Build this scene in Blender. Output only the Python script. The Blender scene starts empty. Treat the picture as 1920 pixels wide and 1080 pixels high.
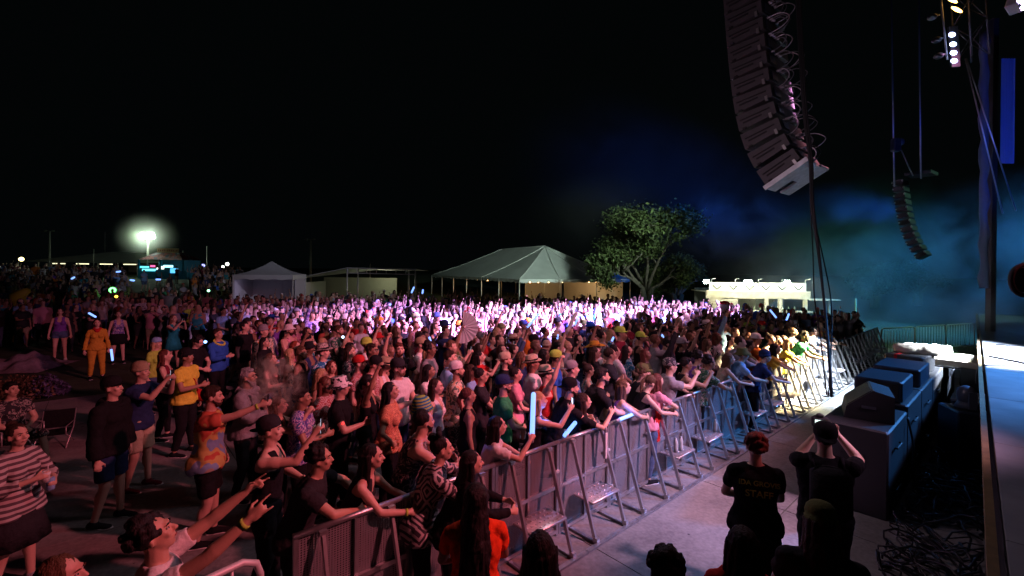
import bpy, math, random
import numpy as np
from mathutils import Vector, Matrix
R = math.radians
random.seed(7); rng = np.random.default_rng(7)
sc = bpy.context.scene
col = sc.collection
F = 853.333; CAM_H = 3.2; ROLL = math.atan(.0115)

def unroll(px, py):
    dx, dy = px-960, py-505
    return dx*math.cos(ROLL)+dy*math.sin(ROLL), -dx*math.sin(ROLL)+dy*math.cos(ROLL)
def at(px, py, z=0.):                       # photo pixel -> point on the plane of height z
    x, y = unroll(px, py); d = F*(CAM_H-z)/y
    return Vector((x/F*d, d, z))
def atd(px, py, d):                         # photo pixel -> point at distance d
    x, y = unroll(px, py)
    return Vector((x/F*d, d, CAM_H-y/F*d))
U = Vector((.747, .665, 0)); N = Vector((.665, -.747, 0)); B0 = Vector((-.057, 4.905, 0))
UA = math.atan2(.665, .747)
def sn(s, n, z=0.): return B0+U*s+N*n+Vector((0, 0, z))
def tosn(p):
    q = Vector((p[0], p[1], 0))-B0; return q.dot(U), q.dot(N)
def ground_z(x, y):
    a = min(1, max(0, (y-23)/24)); b = min(1, max(0, (-x-8)/11))
    return 1.75*a*a*(3-2*a)*b*b*(3-2*b)

# ---------------------------------------------------------------- materials
MATS = {}
def mat(name, c, rough=.6, metal=0., bump=None, var=0., vs=8., spec=.5, coat=0.):
    if name in MATS: return MATS[name]
    m = bpy.data.materials.new(name); m.use_nodes = True; MATS[name] = m
    nt = m.node_tree; b = nt.nodes['Principled BSDF']
    b.inputs['Base Color'].default_value = (*c, 1); b.inputs['Roughness'].default_value = rough
    b.inputs['Metallic'].default_value = metal; b.inputs['Specular IOR Level'].default_value = spec
    if coat: b.inputs['Coat Weight'].default_value = coat
    if var or bump:
        tc = nt.nodes.new('ShaderNodeTexCoord')
    if var:
        n = nt.nodes.new('ShaderNodeTexNoise'); n.inputs['Scale'].default_value = vs; n.inputs['Detail'].default_value = 5
        nt.links.new(tc.outputs['Object'], n.inputs['Vector'])
        mr = nt.nodes.new('ShaderNodeMapRange'); mr.inputs[1].default_value = .3; mr.inputs[2].default_value = .7
        mr.inputs[3].default_value = 1-var; mr.inputs[4].default_value = 1+var*.6
        nt.links.new(n.outputs['Fac'], mr.inputs[0])
        mx = nt.nodes.new('ShaderNodeVectorMath'); mx.operation = 'SCALE'; mx.inputs[0].default_value = c
        nt.links.new(mr.outputs[0], mx.inputs['Scale']); nt.links.new(mx.outputs[0], b.inputs['Base Color'])
    if bump:
        n = nt.nodes.new('ShaderNodeTexNoise'); n.inputs['Scale'].default_value = bump[0]; n.inputs['Detail'].default_value = 4
        nt.links.new(tc.outputs['Object'], n.inputs['Vector'])
        bp = nt.nodes.new('ShaderNodeBump'); bp.inputs['Strength'].default_value = bump[1]; bp.inputs['Distance'].default_value = .02
        nt.links.new(n.outputs['Fac'], bp.inputs['Height']); nt.links.new(bp.outputs[0], b.inputs['Normal'])
    return m
def glow(name, c, s):
    if name in MATS: return MATS[name]
    m = bpy.data.materials.new(name); m.use_nodes = True; MATS[name] = m
    b = m.node_tree.nodes['Principled BSDF']; b.inputs['Base Color'].default_value = (*[min(1, v) for v in c], 1)
    b.inputs['Emission Color'].default_value = (*c, 1); b.inputs['Emission Strength'].default_value = s
    return m
def pattern(name, kind, cols, scale=10., axis=2):
    """cloth prints: floral, stripes, geo, cow, zig, camo, dots"""
    if name in MATS: return MATS[name]
    m = bpy.data.materials.new(name); m.use_nodes = True; MATS[name] = m
    nt = m.node_tree; nd = nt.nodes; b = nd['Principled BSDF']; b.inputs['Roughness'].default_value = .8
    tc = nd.new('ShaderNodeTexCoord'); rp = nd.new('ShaderNodeValToRGB'); rp.color_ramp.interpolation = 'CONSTANT'
    L = nt.links.new
    if kind in ('floral', 'cow', 'camo', 'dots'):
        t = nd.new('ShaderNodeTexNoise' if kind != 'dots' else 'ShaderNodeTexVoronoi'); t.inputs['Scale'].default_value = scale
        if kind != 'dots': t.inputs['Detail'].default_value = 2; t.inputs['Distortion'].default_value = 1.5 if kind == 'floral' else .4
        L(tc.outputs['Object'], t.inputs['Vector']); L(t.outputs['Fac' if kind != 'dots' else 'Distance'], rp.inputs[0])
        pos = {'floral': [0, .45, .52, .6], 'cow': [0, .52], 'camo': [0, .46, .53, .6], 'dots': [0, .3]}[kind]
    elif kind == 'stripes':
        t = nd.new('ShaderNodeTexWave'); t.bands_direction = 'XYZ'[axis]; t.inputs['Scale'].default_value = scale; t.inputs['Distortion'].default_value = .6
        L(tc.outputs['Object'], t.inputs['Vector']); L(t.outputs['Fac'], rp.inputs[0]); pos = [0, .5]
    elif kind == 'zig':
        t = nd.new('ShaderNodeTexWave'); t.bands_direction = 'DIAGONAL'; t.inputs['Scale'].default_value = scale; t.inputs['Distortion'].default_value = 6; t.inputs['Detail'].default_value = 0
        L(tc.outputs['Object'], t.inputs['Vector']); L(t.outputs['Fac'], rp.inputs[0]); pos = [0, .45]
    elif kind == 'geo':
        t = nd.new('ShaderNodeTexWave'); t.wave_type = 'RINGS'; t.inputs['Scale'].default_value = scale
        v = nd.new('ShaderNodeTexVoronoi'); v.distance = 'MANHATTAN'; v.inputs['Scale'].default_value = scale*.55
        L(tc.outputs['Object'], v.inputs['Vector']); ma = nd.new('ShaderNodeMath'); ma.operation = 'MULTIPLY'; ma.inputs[1].default_value = 3.2
        fr = nd.new('ShaderNodeMath'); fr.operation = 'FRACT'; L(v.outputs['Distance'], ma.inputs[0]); L(ma.outputs[0], fr.inputs[0]); L(fr.outputs[0], rp.inputs[0]); pos = [0, .5]
    cr = rp.color_ramp
    while len(cr.elements) < len(pos): cr.elements.new(.5)
    for e, p_, i in zip(cr.elements, pos, range(9)): e.position = p_; e.color = (*cols[i % len(cols)], 1)
    L(rp.outputs[0], b.inputs['Base Color'])
    return m

# ---------------------------------------------------------------- mesh building
def rotz(a): return np.array([[math.cos(a), -math.sin(a), 0], [math.sin(a), math.cos(a), 0], [0, 0, 1.]])
def rotx(a): return np.array([[1., 0, 0], [0, math.cos(a), -math.sin(a)], [0, math.sin(a), math.cos(a)]])
def roty(a): return np.array([[math.cos(a), 0, math.sin(a)], [0, 1., 0], [-math.sin(a), 0, math.cos(a)]])
def frame(d, up=(0, 0, 1)):
    z = np.array(d, float); z /= np.linalg.norm(z)+1e-9
    up = np.array(up, float)
    if abs(z@up) > .95: up = np.array([0, 1., 0]) if abs(z[1]) < .9 else np.array([1., 0, 0])
    x = np.cross(up, z); x /= np.linalg.norm(x); y = np.cross(z, x)
    return np.stack([x, y, z], 1)
class MB:
    def __init__(s): s.v = []; s.f = []; s.m = []; s.n = 0
    def add(s, v, f, m=0, M=None):
        v = np.asarray(v, float)
        if M is not None: v = v@M.T
        s.v.append(v); s.f += [tuple(i+s.n for i in q) for q in f]; s.m += [m]*len(f); s.n += len(v); return s
    def box(s, c, d, Rm=None, m=0, bev=0.):
        x, y, z = [k/2 for k in d]
        if bev:
            b = min(bev, x*.9, y*.9, z*.9); vs = []
            for k, (zz, ins) in enumerate(((-z, b), (-z+b, 0), (z-b, 0), (z, b))):
                X, Y = x-ins, y-ins
                vs += [(-X+b, -Y, zz), (X-b, -Y, zz), (X, -Y+b, zz), (X, Y-b, zz), (X-b, Y, zz), (-X+b, Y, zz), (-X, Y-b, zz), (-X, -Y+b, zz)]
            f = [tuple(range(7, -1, -1)), tuple(range(24, 32))]
            for k in range(3):
                for i in range(8):
                    j = (i+1) % 8; f.append((k*8+i, k*8+j, k*8+8+j, k*8+8+i))
            v = np.array(vs)
        else:
            v = np.array([(a*x, b_*y, c_*z) for c_ in (-1, 1) for b_ in (-1, 1) for a in (-1, 1)])
            f = [(0, 2, 3, 1), (4, 5, 7, 6), (0, 1, 5, 4), (2, 6, 7, 3), (0, 4, 6, 2), (1, 3, 7, 5)]
        if Rm is not None: v = v@np.asarray(Rm).T
        return s.add(v+np.asarray(c, float), f, m)
    def tube(s, pts, r, n=8, m=0, cap=True, sx=1.):
        pts = [np.asarray(p, float) for p in pts]
        rs = r if hasattr(r, '__len__') else [r]*len(pts)
        v = []; k = len(pts); pr = None
        for i, p in enumerate(pts):
            d = pts[min(i+1, k-1)]-pts[max(i-1, 0)]
            if np.linalg.norm(d) < 1e-6: d = np.array([0, 0, 1.])
            Fm = frame(d, pr if pr is not None and abs(np.dot(pr, d/np.linalg.norm(d))) < .9 else (0, 0, 1)); pr = Fm[:, 1]
            for a in range(n):
                t = 2*math.pi*a/n; v.append(p+Fm[:, 0]*math.cos(t)*rs[i]*sx+Fm[:, 1]*math.sin(t)*rs[i])
        f = [(i*n+a, i*n+(a+1) % n, (i+1)*n+(a+1) % n, (i+1)*n+a) for i in range(k-1) for a in range(n)]
        if cap: f += [tuple(range(n-1, -1, -1)), tuple(range((k-1)*n, k*n))]
        return s.add(v, f, m)
    def bar(s, p, q, w, h, m=0, up=(0, 0, 1)):
        p = np.asarray(p, float); q = np.asarray(q, float); d = q-p
        return s.box((p+q)/2, (w, h, np.linalg.norm(d)), frame(d, up), m)
    def ell(s, c, r, Rm=None, n=14, k=8, m=0):
        v = [(0, 0, 1.)]
        for i in range(1, k):
            a = math.pi*i/k
            for j in range(n): t = 2*math.pi*j/n; v.append((math.sin(a)*math.cos(t), math.sin(a)*math.sin(t), math.cos(a)))
        v.append((0, 0, -1.)); f = [(0, 1+j, 1+(j+1) % n) for j in range(n)]
        for i in range(k-2):
            for j in range(n): f.append((1+i*n+j, 1+(i+1)*n+j, 1+(i+1)*n+(j+1) % n, 1+i*n+(j+1) % n))
        l = len(v)-1; f += [(l, l-n+(j+1) % n, l-n+j) for j in range(n)]
        v = np.array(v)*np.asarray(r)
        if Rm is not None: v = v@np.asarray(Rm).T
        return s.add(v+np.asarray(c, float), f, m)
    def caps(s, p, q, r0, r1, n=10, m=0):
        p = np.asarray(p, float); q = np.asarray(q, float); d = q-p; L = np.linalg.norm(d)
        if L < 1e-5: return s.ell(p, (r0,)*3, m=m)
        d = d/L; pts = []; rs = []
        for a in (-90, -60, -30): pts.append(p+d*r0*math.sin(R(a))); rs.append(max(r0*math.cos(R(a)), 1e-4))
        pts.append(p); rs.append(r0); pts.append((p+q)/2); rs.append((r0+r1)/2); pts.append(q); rs.append(r1)
        for a in (30, 60, 90): pts.append(q+d*r1*math.sin(R(a))); rs.append(max(r1*math.cos(R(a)), 1e-4))
        return s.tube(pts, rs, n, m)
    def lathe(s, prof, n=24, c=(0, 0, 0), Rm=None, m=0, sc_=(1, 1, 1), fn=None):
        v = [(r*math.cos(2*math.pi*j/n), r*math.sin(2*math.pi*j/n), z) for r, z in prof for j in range(n)]
        v = np.array(v)*np.asarray(sc_)
        if fn is not None: v = fn(v)
        if Rm is not None: v = v@np.asarray(Rm).T
        f = [(i*n+j, i*n+(j+1) % n, (i+1)*n+(j+1) % n, (i+1)*n+j) for i in range(len(prof)-1) for j in range(n)]
        return s.add(v+np.asarray(c, float), f, m)
    def mesh(s, name, mats=(), smooth=True, clean=False):
        me = bpy.data.meshes.new(name)
        v = np.concatenate(s.v) if s.v else np.zeros((0, 3))
        me.from_pydata(v.tolist(), [], s.f)
        if len(set(s.m)) > 1: me.polygons.foreach_set('material_index', np.array(s.m, np.int32))
        me.polygons.foreach_set('use_smooth', np.full(len(s.f), smooth))
        for x in mats: me.materials.append(x)
        me.update(); return me
    def build(s, name, mats, parent=None, smooth=False, loc=None):
        if not isinstance(mats, (list, tuple)): mats = [mats]
        return link(name, s.mesh(name, mats, smooth), parent, loc)
def link(name, me, parent=None, loc=None):
    o = bpy.data.objects.new(name, me); col.objects.link(o)
    if parent is not None: o.parent = parent
    if loc is not None: o.location = loc
    return o
def tag(o, label=None, cat=None, group=None, kind=None):
    if label: o['label'] = label
    if cat: o['category'] = cat
    if group: o['group'] = group
    if kind: o['kind'] = kind
    return o
def empty(name, loc=(0, 0, 0), rz=0., label=None, cat=None, group=None):
    o = bpy.data.objects.new(name, None); col.objects.link(o); o.location = loc; o.rotation_euler = (0, 0, rz)
    o.empty_display_size = .2
    return tag(o, label, cat, group)
def copy_tree(o, parent=None):
    c = o.copy(); col.objects.link(c); c.parent = parent
    for ch in o.children: copy_tree(ch, c)
    return c
RS = None
def remesh(mb, voxel, smooth=3, fac=.5):
    me = mb.mesh('tmp'); o = bpy.data.objects.new('tmp', me)
    global RS
    if RS is None: RS = bpy.data.scenes.new('remesh_bench')
    RS.collection.objects.link(o)
    r = o.modifiers.new('r', 'REMESH'); r.mode = 'VOXEL'; r.voxel_size = voxel; r.adaptivity = 0
    if smooth: s_ = o.modifiers.new('s', 'SMOOTH'); s_.factor = fac; s_.iterations = smooth
    vl = RS.view_layers[0]; vl.update(); dg = vl.depsgraph
    ev = o.evaluated_get(dg); m2 = bpy.data.meshes.new_from_object(ev)
    bpy.data.objects.remove(o); bpy.data.meshes.remove(me)
    return m2
def getv(me):
    a = np.empty(len(me.vertices)*3, np.float32); me.vertices.foreach_get('co', a); return a.reshape(-1, 3).astype(float)
def getn(me):
    a = np.empty(len(me.vertices)*3, np.float32); me.vertices.foreach_get('normal', a); return a.reshape(-1, 3).astype(float)
def setv(me, v): me.vertices.foreach_set('co', v.astype(np.float32).ravel()); me.update()
def quads(me):
    n = len(me.polygons); ls = np.empty(n, np.int32); me.polygons.foreach_get('loop_total', ls)
    vi = np.empty(len(me.loops), np.int32); me.loops.foreach_get('vertex_index', vi)
    if (ls == 4).all(): return vi.reshape(-1, 4)
    st = np.empty(n, np.int32); me.polygons.foreach_get('loop_start', st)
    return np.stack([vi[st], vi[st+1], vi[st+2], vi[st+ls-1]], 1)
def wob(p, f, seed=0, k=4):
    """cheap smooth pseudo noise, -1..1"""
    r = np.random.default_rng(seed); o = np.zeros(len(p))
    for i in range(k):
        d = r.normal(size=3); d /= np.linalg.norm(d); o += np.sin(p@d*f*(1+.7*i)+r.uniform(0, 6))/(1+.35*i)
    return o/k*1.3
def from_faces(name, v, q, mats, smooth=True, mi=None):
    me = bpy.data.meshes.new(name); me.vertices.add(len(v)); me.vertices.foreach_set('co', v.astype(np.float32).ravel())
    me.loops.add(q.size); me.loops.foreach_set('vertex_index', q.astype(np.int32).ravel()); me.polygons.add(len(q))
    me.polygons.foreach_set('loop_start', np.arange(0, q.size, 4, dtype=np.int32))
    try: me.polygons.foreach_set('loop_total', np.full(len(q), 4, np.int32))
    except Exception: pass
    me.polygons.foreach_set('use_smooth', np.full(len(q), smooth))
    if mi is not None: me.polygons.foreach_set('material_index', mi.astype(np.int32))
    for x in mats: me.materials.append(x)
    me.update(calc_edges=True); me.validate(); return me
# ---------------------------------------------------------------- people
SKIN = [(.62, .40, .30), (.52, .32, .22), (.38, .22, .14), (.20, .11, .07), (.58, .36, .27), (.30, .17, .11)]
HAIR = {'black': (.012, .010, .010), 'dark brown': (.035, .02, .013), 'brown': (.10, .055, .03), 'blond': (.42, .29, .15), 'red': (.22, .05, .025), 'grey': (.25, .25, .26), 'auburn': (.10, .03, .02)}
for i, c in enumerate(SKIN): mat('skin%d' % i, c, .48, spec=.45, bump=(60, .08))
def hair_mat(c):
    n = 'hair_'+c
    if n in MATS: return MATS[n]
    m = mat(n, HAIR[c], .58, spec=.22)
    nt = m.node_tree; b = nt.nodes['Principled BSDF']; tc = nt.nodes.new('ShaderNodeTexCoord'); mp = nt.nodes.new('ShaderNodeMapping'); mp.inputs['Scale'].default_value = (130, 130, 9)
    t = nt.nodes.new('ShaderNodeTexNoise'); t.inputs['Detail'].default_value = 3; t.inputs['Scale'].default_value = 1
    nt.links.new(tc.outputs['Object'], mp.inputs[0]); nt.links.new(mp.outputs[0], t.inputs['Vector'])
    bp = nt.nodes.new('ShaderNodeBump'); bp.inputs['Strength'].default_value = .9; bp.inputs['Distance'].default_value = .01
    nt.links.new(t.outputs['Fac'], bp.inputs['Height']); nt.links.new(bp.outputs[0], b.inputs['Normal'])
    mr = nt.nodes.new('ShaderNodeMapRange'); mr.inputs[3].default_value = .45; mr.inputs[4].default_value = 1.7; nt.links.new(t.outputs['Fac'], mr.inputs[0])
    s = nt.nodes.new('ShaderNodeVectorMath'); s.operation = 'SCALE'; s.inputs[0].default_value = HAIR[c]; nt.links.new(mr.outputs[0], s.inputs['Scale']); nt.links.new(s.outputs[0], b.inputs['Base Color'])
    return m
CLOTH = {'black': (.014, .014, .016), 'white': (.72, .70, .68), 'charcoal': (.03, .03, .034), 'grey': (.26, .26, .28), 'navy': (.025, .04, .11), 'blue': (.03, .12, .5), 'light blue': (.25, .45, .7), 'teal': (.02, .28, .33),
         'red': (.5, .03, .03), 'pink': (.7, .3, .38), 'maroon': (.18, .02, .04), 'orange': (.75, .22, .03), 'mustard': (.55, .30, .04), 'yellow': (.75, .68, .08), 'lime': (.45, .7, .1), 'green': (.04, .3, .12), 'olive': (.12, .13, .05),
         'beige': (.5, .42, .3), 'purple': (.2, .08, .4), 'brown': (.14, .07, .04), 'denim': (.08, .13, .24), 'cream': (.66, .6, .48), 'khaki': (.36, .29, .18), 'orange_red': (.72, .06, .015)}
def cloth(c):
    if c in MATS: return MATS[c]
    return mat('cloth '+c, CLOTH[c], .9, bump=(24, .55), var=.14, vs=20, spec=.10)
W, G_, K_ = (.7, .68, .65), (.04, .12, .06), (.015, .015, .018)
PAT = {
 'hawaiian': lambda: pattern('hawaiian', 'floral', [(.01, .12, .28), (.02, .3, .42), (.6, .65, .7), (.01, .1, .2)], 11),
 'orange_floral': lambda: pattern('orange_floral', 'floral', [(.7, .3, .16), (.28, .05, .03), (.78, .42, .22), (.45, .1, .05)], 30),
 'purple_floral': lambda: pattern('purple_floral', 'floral', [(.1, .06, .3), (.6, .45, .7), (.05, .1, .3), (.65, .5, .6)], 12),
 'cream_floral': lambda: pattern('cream_floral', 'floral', [(.1, .14, .1), (.68, .6, .45), (.66, .6, .48), (.6, .25, .06)], 10),
 'green_floral': lambda: pattern('green_floral', 'floral', [(.02, .1, .06), (.05, .2, .12), (.5, .5, .45), (.02, .06, .04)], 12),
 'black_floral': lambda: pattern('black_floral', 'floral', [(.02, .02, .03), (.03, .03, .03), (.4, .36, .34), (.02, .02, .03)], 13),
 'tie_dye': lambda: pattern('tie_dye', 'camo', [(.5, .1, .05), (.55, .4, .12), (.2, .32, .5), (.35, .28, .22)], 3.2),
 'poncho': lambda: pattern('poncho', 'stripes', [(.10, .07, .08), (.5, .44, .42)], 5.5),
 'geo': lambda: pattern('geo', 'geo', [(.04, .035, .045), (.55, .5, .5)], 9),
 'cow': lambda: pattern('cow', 'cow', [(.8, .78, .78), K_], 26),
 'bw_stripes': lambda: pattern('bw_stripes', 'stripes', [K_, (.7, .7, .7)], 14, 0),
 'white_dots': lambda: pattern('white_dots', 'dots', [(.12, .1, .2), (.62, .58, .62)], 14),
 'red_check': lambda: pattern('red_check', 'geo', [(.35, .04, .04), (.5, .4, .38)], 16),
 'knit': lambda: pattern('knit', 'stripes', [(.02, .18, .3), (.4, .55, .1), (.01, .05, .12)], 9),
 'camo_hat': lambda: pattern('camo_hat', 'floral', [(.5, .45, .4), (.12, .1, .09), (.4, .36, .3), (.06, .05, .05)], 22),
 'lei': lambda: mat('lei', (.6, .68, .08), .8)}
def cm(c): return PAT[c]() if c in PAT else cloth(c)

# pose: L / R wrist targets in body space (1.75 m person, y forward), elbow pole, lean, head pitch/yaw
PD = (0, -.6, -.3)
POSES = {
 'down': dict(L=(-.27, .04, .84), R=(.27, .06, .84), pl=(-.3, -.6, 0), pr=(.3, -.6, 0)),
 'hip': dict(L=(-.27, .04, .84), R=(.2, .10, 1.0), pl=(-.3, -.6, 0), pr=(.9, -.3, 0)),
 'clasp': dict(L=(-.05, .27, 1.05), R=(.05, .29, 1.04), pl=(-.8, -.2, -.4), pr=(.8, -.2, -.4)),
 'cup': dict(L=(-.27, .05, .86), R=(.10, .34, 1.18), pl=(-.3, -.6, 0), pr=(.7, -.2, -.8)),
 'cup2': dict(L=(-.12, .30, 1.12), R=(.10, .33, 1.22), pl=(-.7, -.2, -.8), pr=(.7, -.2, -.8)),
 'cross': dict(L=(.10, .23, 1.17), R=(-.10, .25, 1.19), pl=(-.9, .2, -.5), pr=(.9, .2, -.5)),
 'phone': dict(L=(-.07, .40, 1.50), R=(.07, .40, 1.52), pl=(-.5, .1, -1), pr=(.5, .1, -1)),
 'phone1': dict(L=(-.12, .28, 1.10), R=(.12, .43, 1.60), pl=(-.6, -.2, -.6), pr=(.5, .1, -1)),
 'up1': dict(L=(-.2, .2, .98), R=(.26, .20, 1.88), pl=(-.7, -.3, 0), pr=(.9, .1, -.1)),
 'up1l': dict(L=(-.26, .22, 1.86), R=(.2, .2, 1.0), pl=(-.9, .1, -.1), pr=(.7, -.3, 0)),
 'up2': dict(L=(-.30, .16, 1.86), R=(.30, .20, 1.88), pl=(-1, 0, -.1), pr=(1, 0, -.1)),
 'high': dict(L=(-.2, .2, 1.0), R=(.16, .16, 1.94), pl=(-.7, -.3, 0), pr=(.9, .3, 0)),
 'point': dict(L=(-.25, .1, .9), R=(.18, .60, 1.55), pl=(-.5, -.5, 0), pr=(.6, 0, -.7)),
 'reach': dict(L=(-.1, .55, 1.48), R=(.12, .58, 1.55), pl=(-.6, 0, -.8), pr=(.6, 0, -.8)),
 'clap': dict(L=(-.05, .36, 1.30), R=(.06, .36, 1.31), pl=(-.8, 0, -.7), pr=(.8, 0, -.7)),
 'rail': dict(L=(-.22, .50, 1.14), R=(.06, .54, 1.14), pl=(-.8, .1, -.2), pr=(.9, .1, -.2), lean=22),
 'rail2': dict(L=(-.12, .60, 1.10), R=(.12, .60, 1.10), pl=(-.5, 0, -.6), pr=(.5, 0, -.6), lean=26),
 'railup': dict(L=(-.2, .50, 1.13), R=(.10, .52, 1.45), pl=(-.8, .1, -.2), pr=(.6, 0, -.8), lean=15),
 'film': dict(L=(-.2, .46, 1.14), R=(.06, .50, 1.5), pl=(-.8, .1, -.2), pr=(.5, 0, -.9), lean=10),
}
def nrm(v): v = np.asarray(v, float); return v/(np.linalg.norm(v)+1e-9)
def ik(S, Wt, a, b, pole):
    S = np.asarray(S, float); d = np.asarray(Wt, float)-S; L = min(np.linalg.norm(d), (a+b)*.995); d = nrm(d)
    x = (a*a-b*b+L*L)/(2*L); h = math.sqrt(max(a*a-x*x, 0)); p = np.asarray(pole, float); p = nrm(p-d*(p@d))
    return S+d*x+p*h, S+d*L
def seg(p, a, b):
    d = b-a; t = ((p-a)@d)/(d@d); tc = np.clip(t, 0, 1); return np.linalg.norm(p-(a+tc[:, None]*d), axis=1), t

def skeleton(pose, fem=False, seat=False, yawh=0., pitch=8., build=1., sway=0.):
    P = POSES[pose]; lean = R(P.get('lean', 2)); piv = np.array([0, 0, 1.0])
    def T(v): v = np.asarray(v, float); return piv+rotx(-lean)@(v-piv)+np.array([0, 0, 0])
    sw = .165 if fem else .19; sw *= build**.6
    J = dict(lean=lean, piv=piv, sw=sw)
    ya = R(yawh); hp = T((0, .005, 1.50)); Rh = rotz(ya)@rotx(R(pitch)-lean*.15)
    J['Rh'] = Rh; J['neck'] = hp; J['head'] = hp+Rh@np.array([0, .02, .125])
    J['arms'] = []
    for sgn, k, pk in ((-1, 'L', 'pl'), (1, 'R', 'pr')):
        S = T((sgn*sw, -.005, 1.39)); E, Wr = ik(S, P[k], .29, .26, P[pk]); J['arms'].append((S, E, Wr))
    J['legs'] = []
    for sgn in (-1, 1):
        H = np.array([sgn*.095+sway*.5, 0, .90]); Kn = np.array([sgn*.115+sway*.3, .03+.04*sgn*sway*8, .49]); A = np.array([sgn*.135, -.02+sgn*.05*(1 if sway > 0 else -1), .085])
        if seat: H[2] = .9; Kn = np.array([sgn*.14, .42, .92]); A = np.array([sgn*.17, .50, .48])
        J['legs'].append((H, Kn, A))
    return J, T

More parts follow.
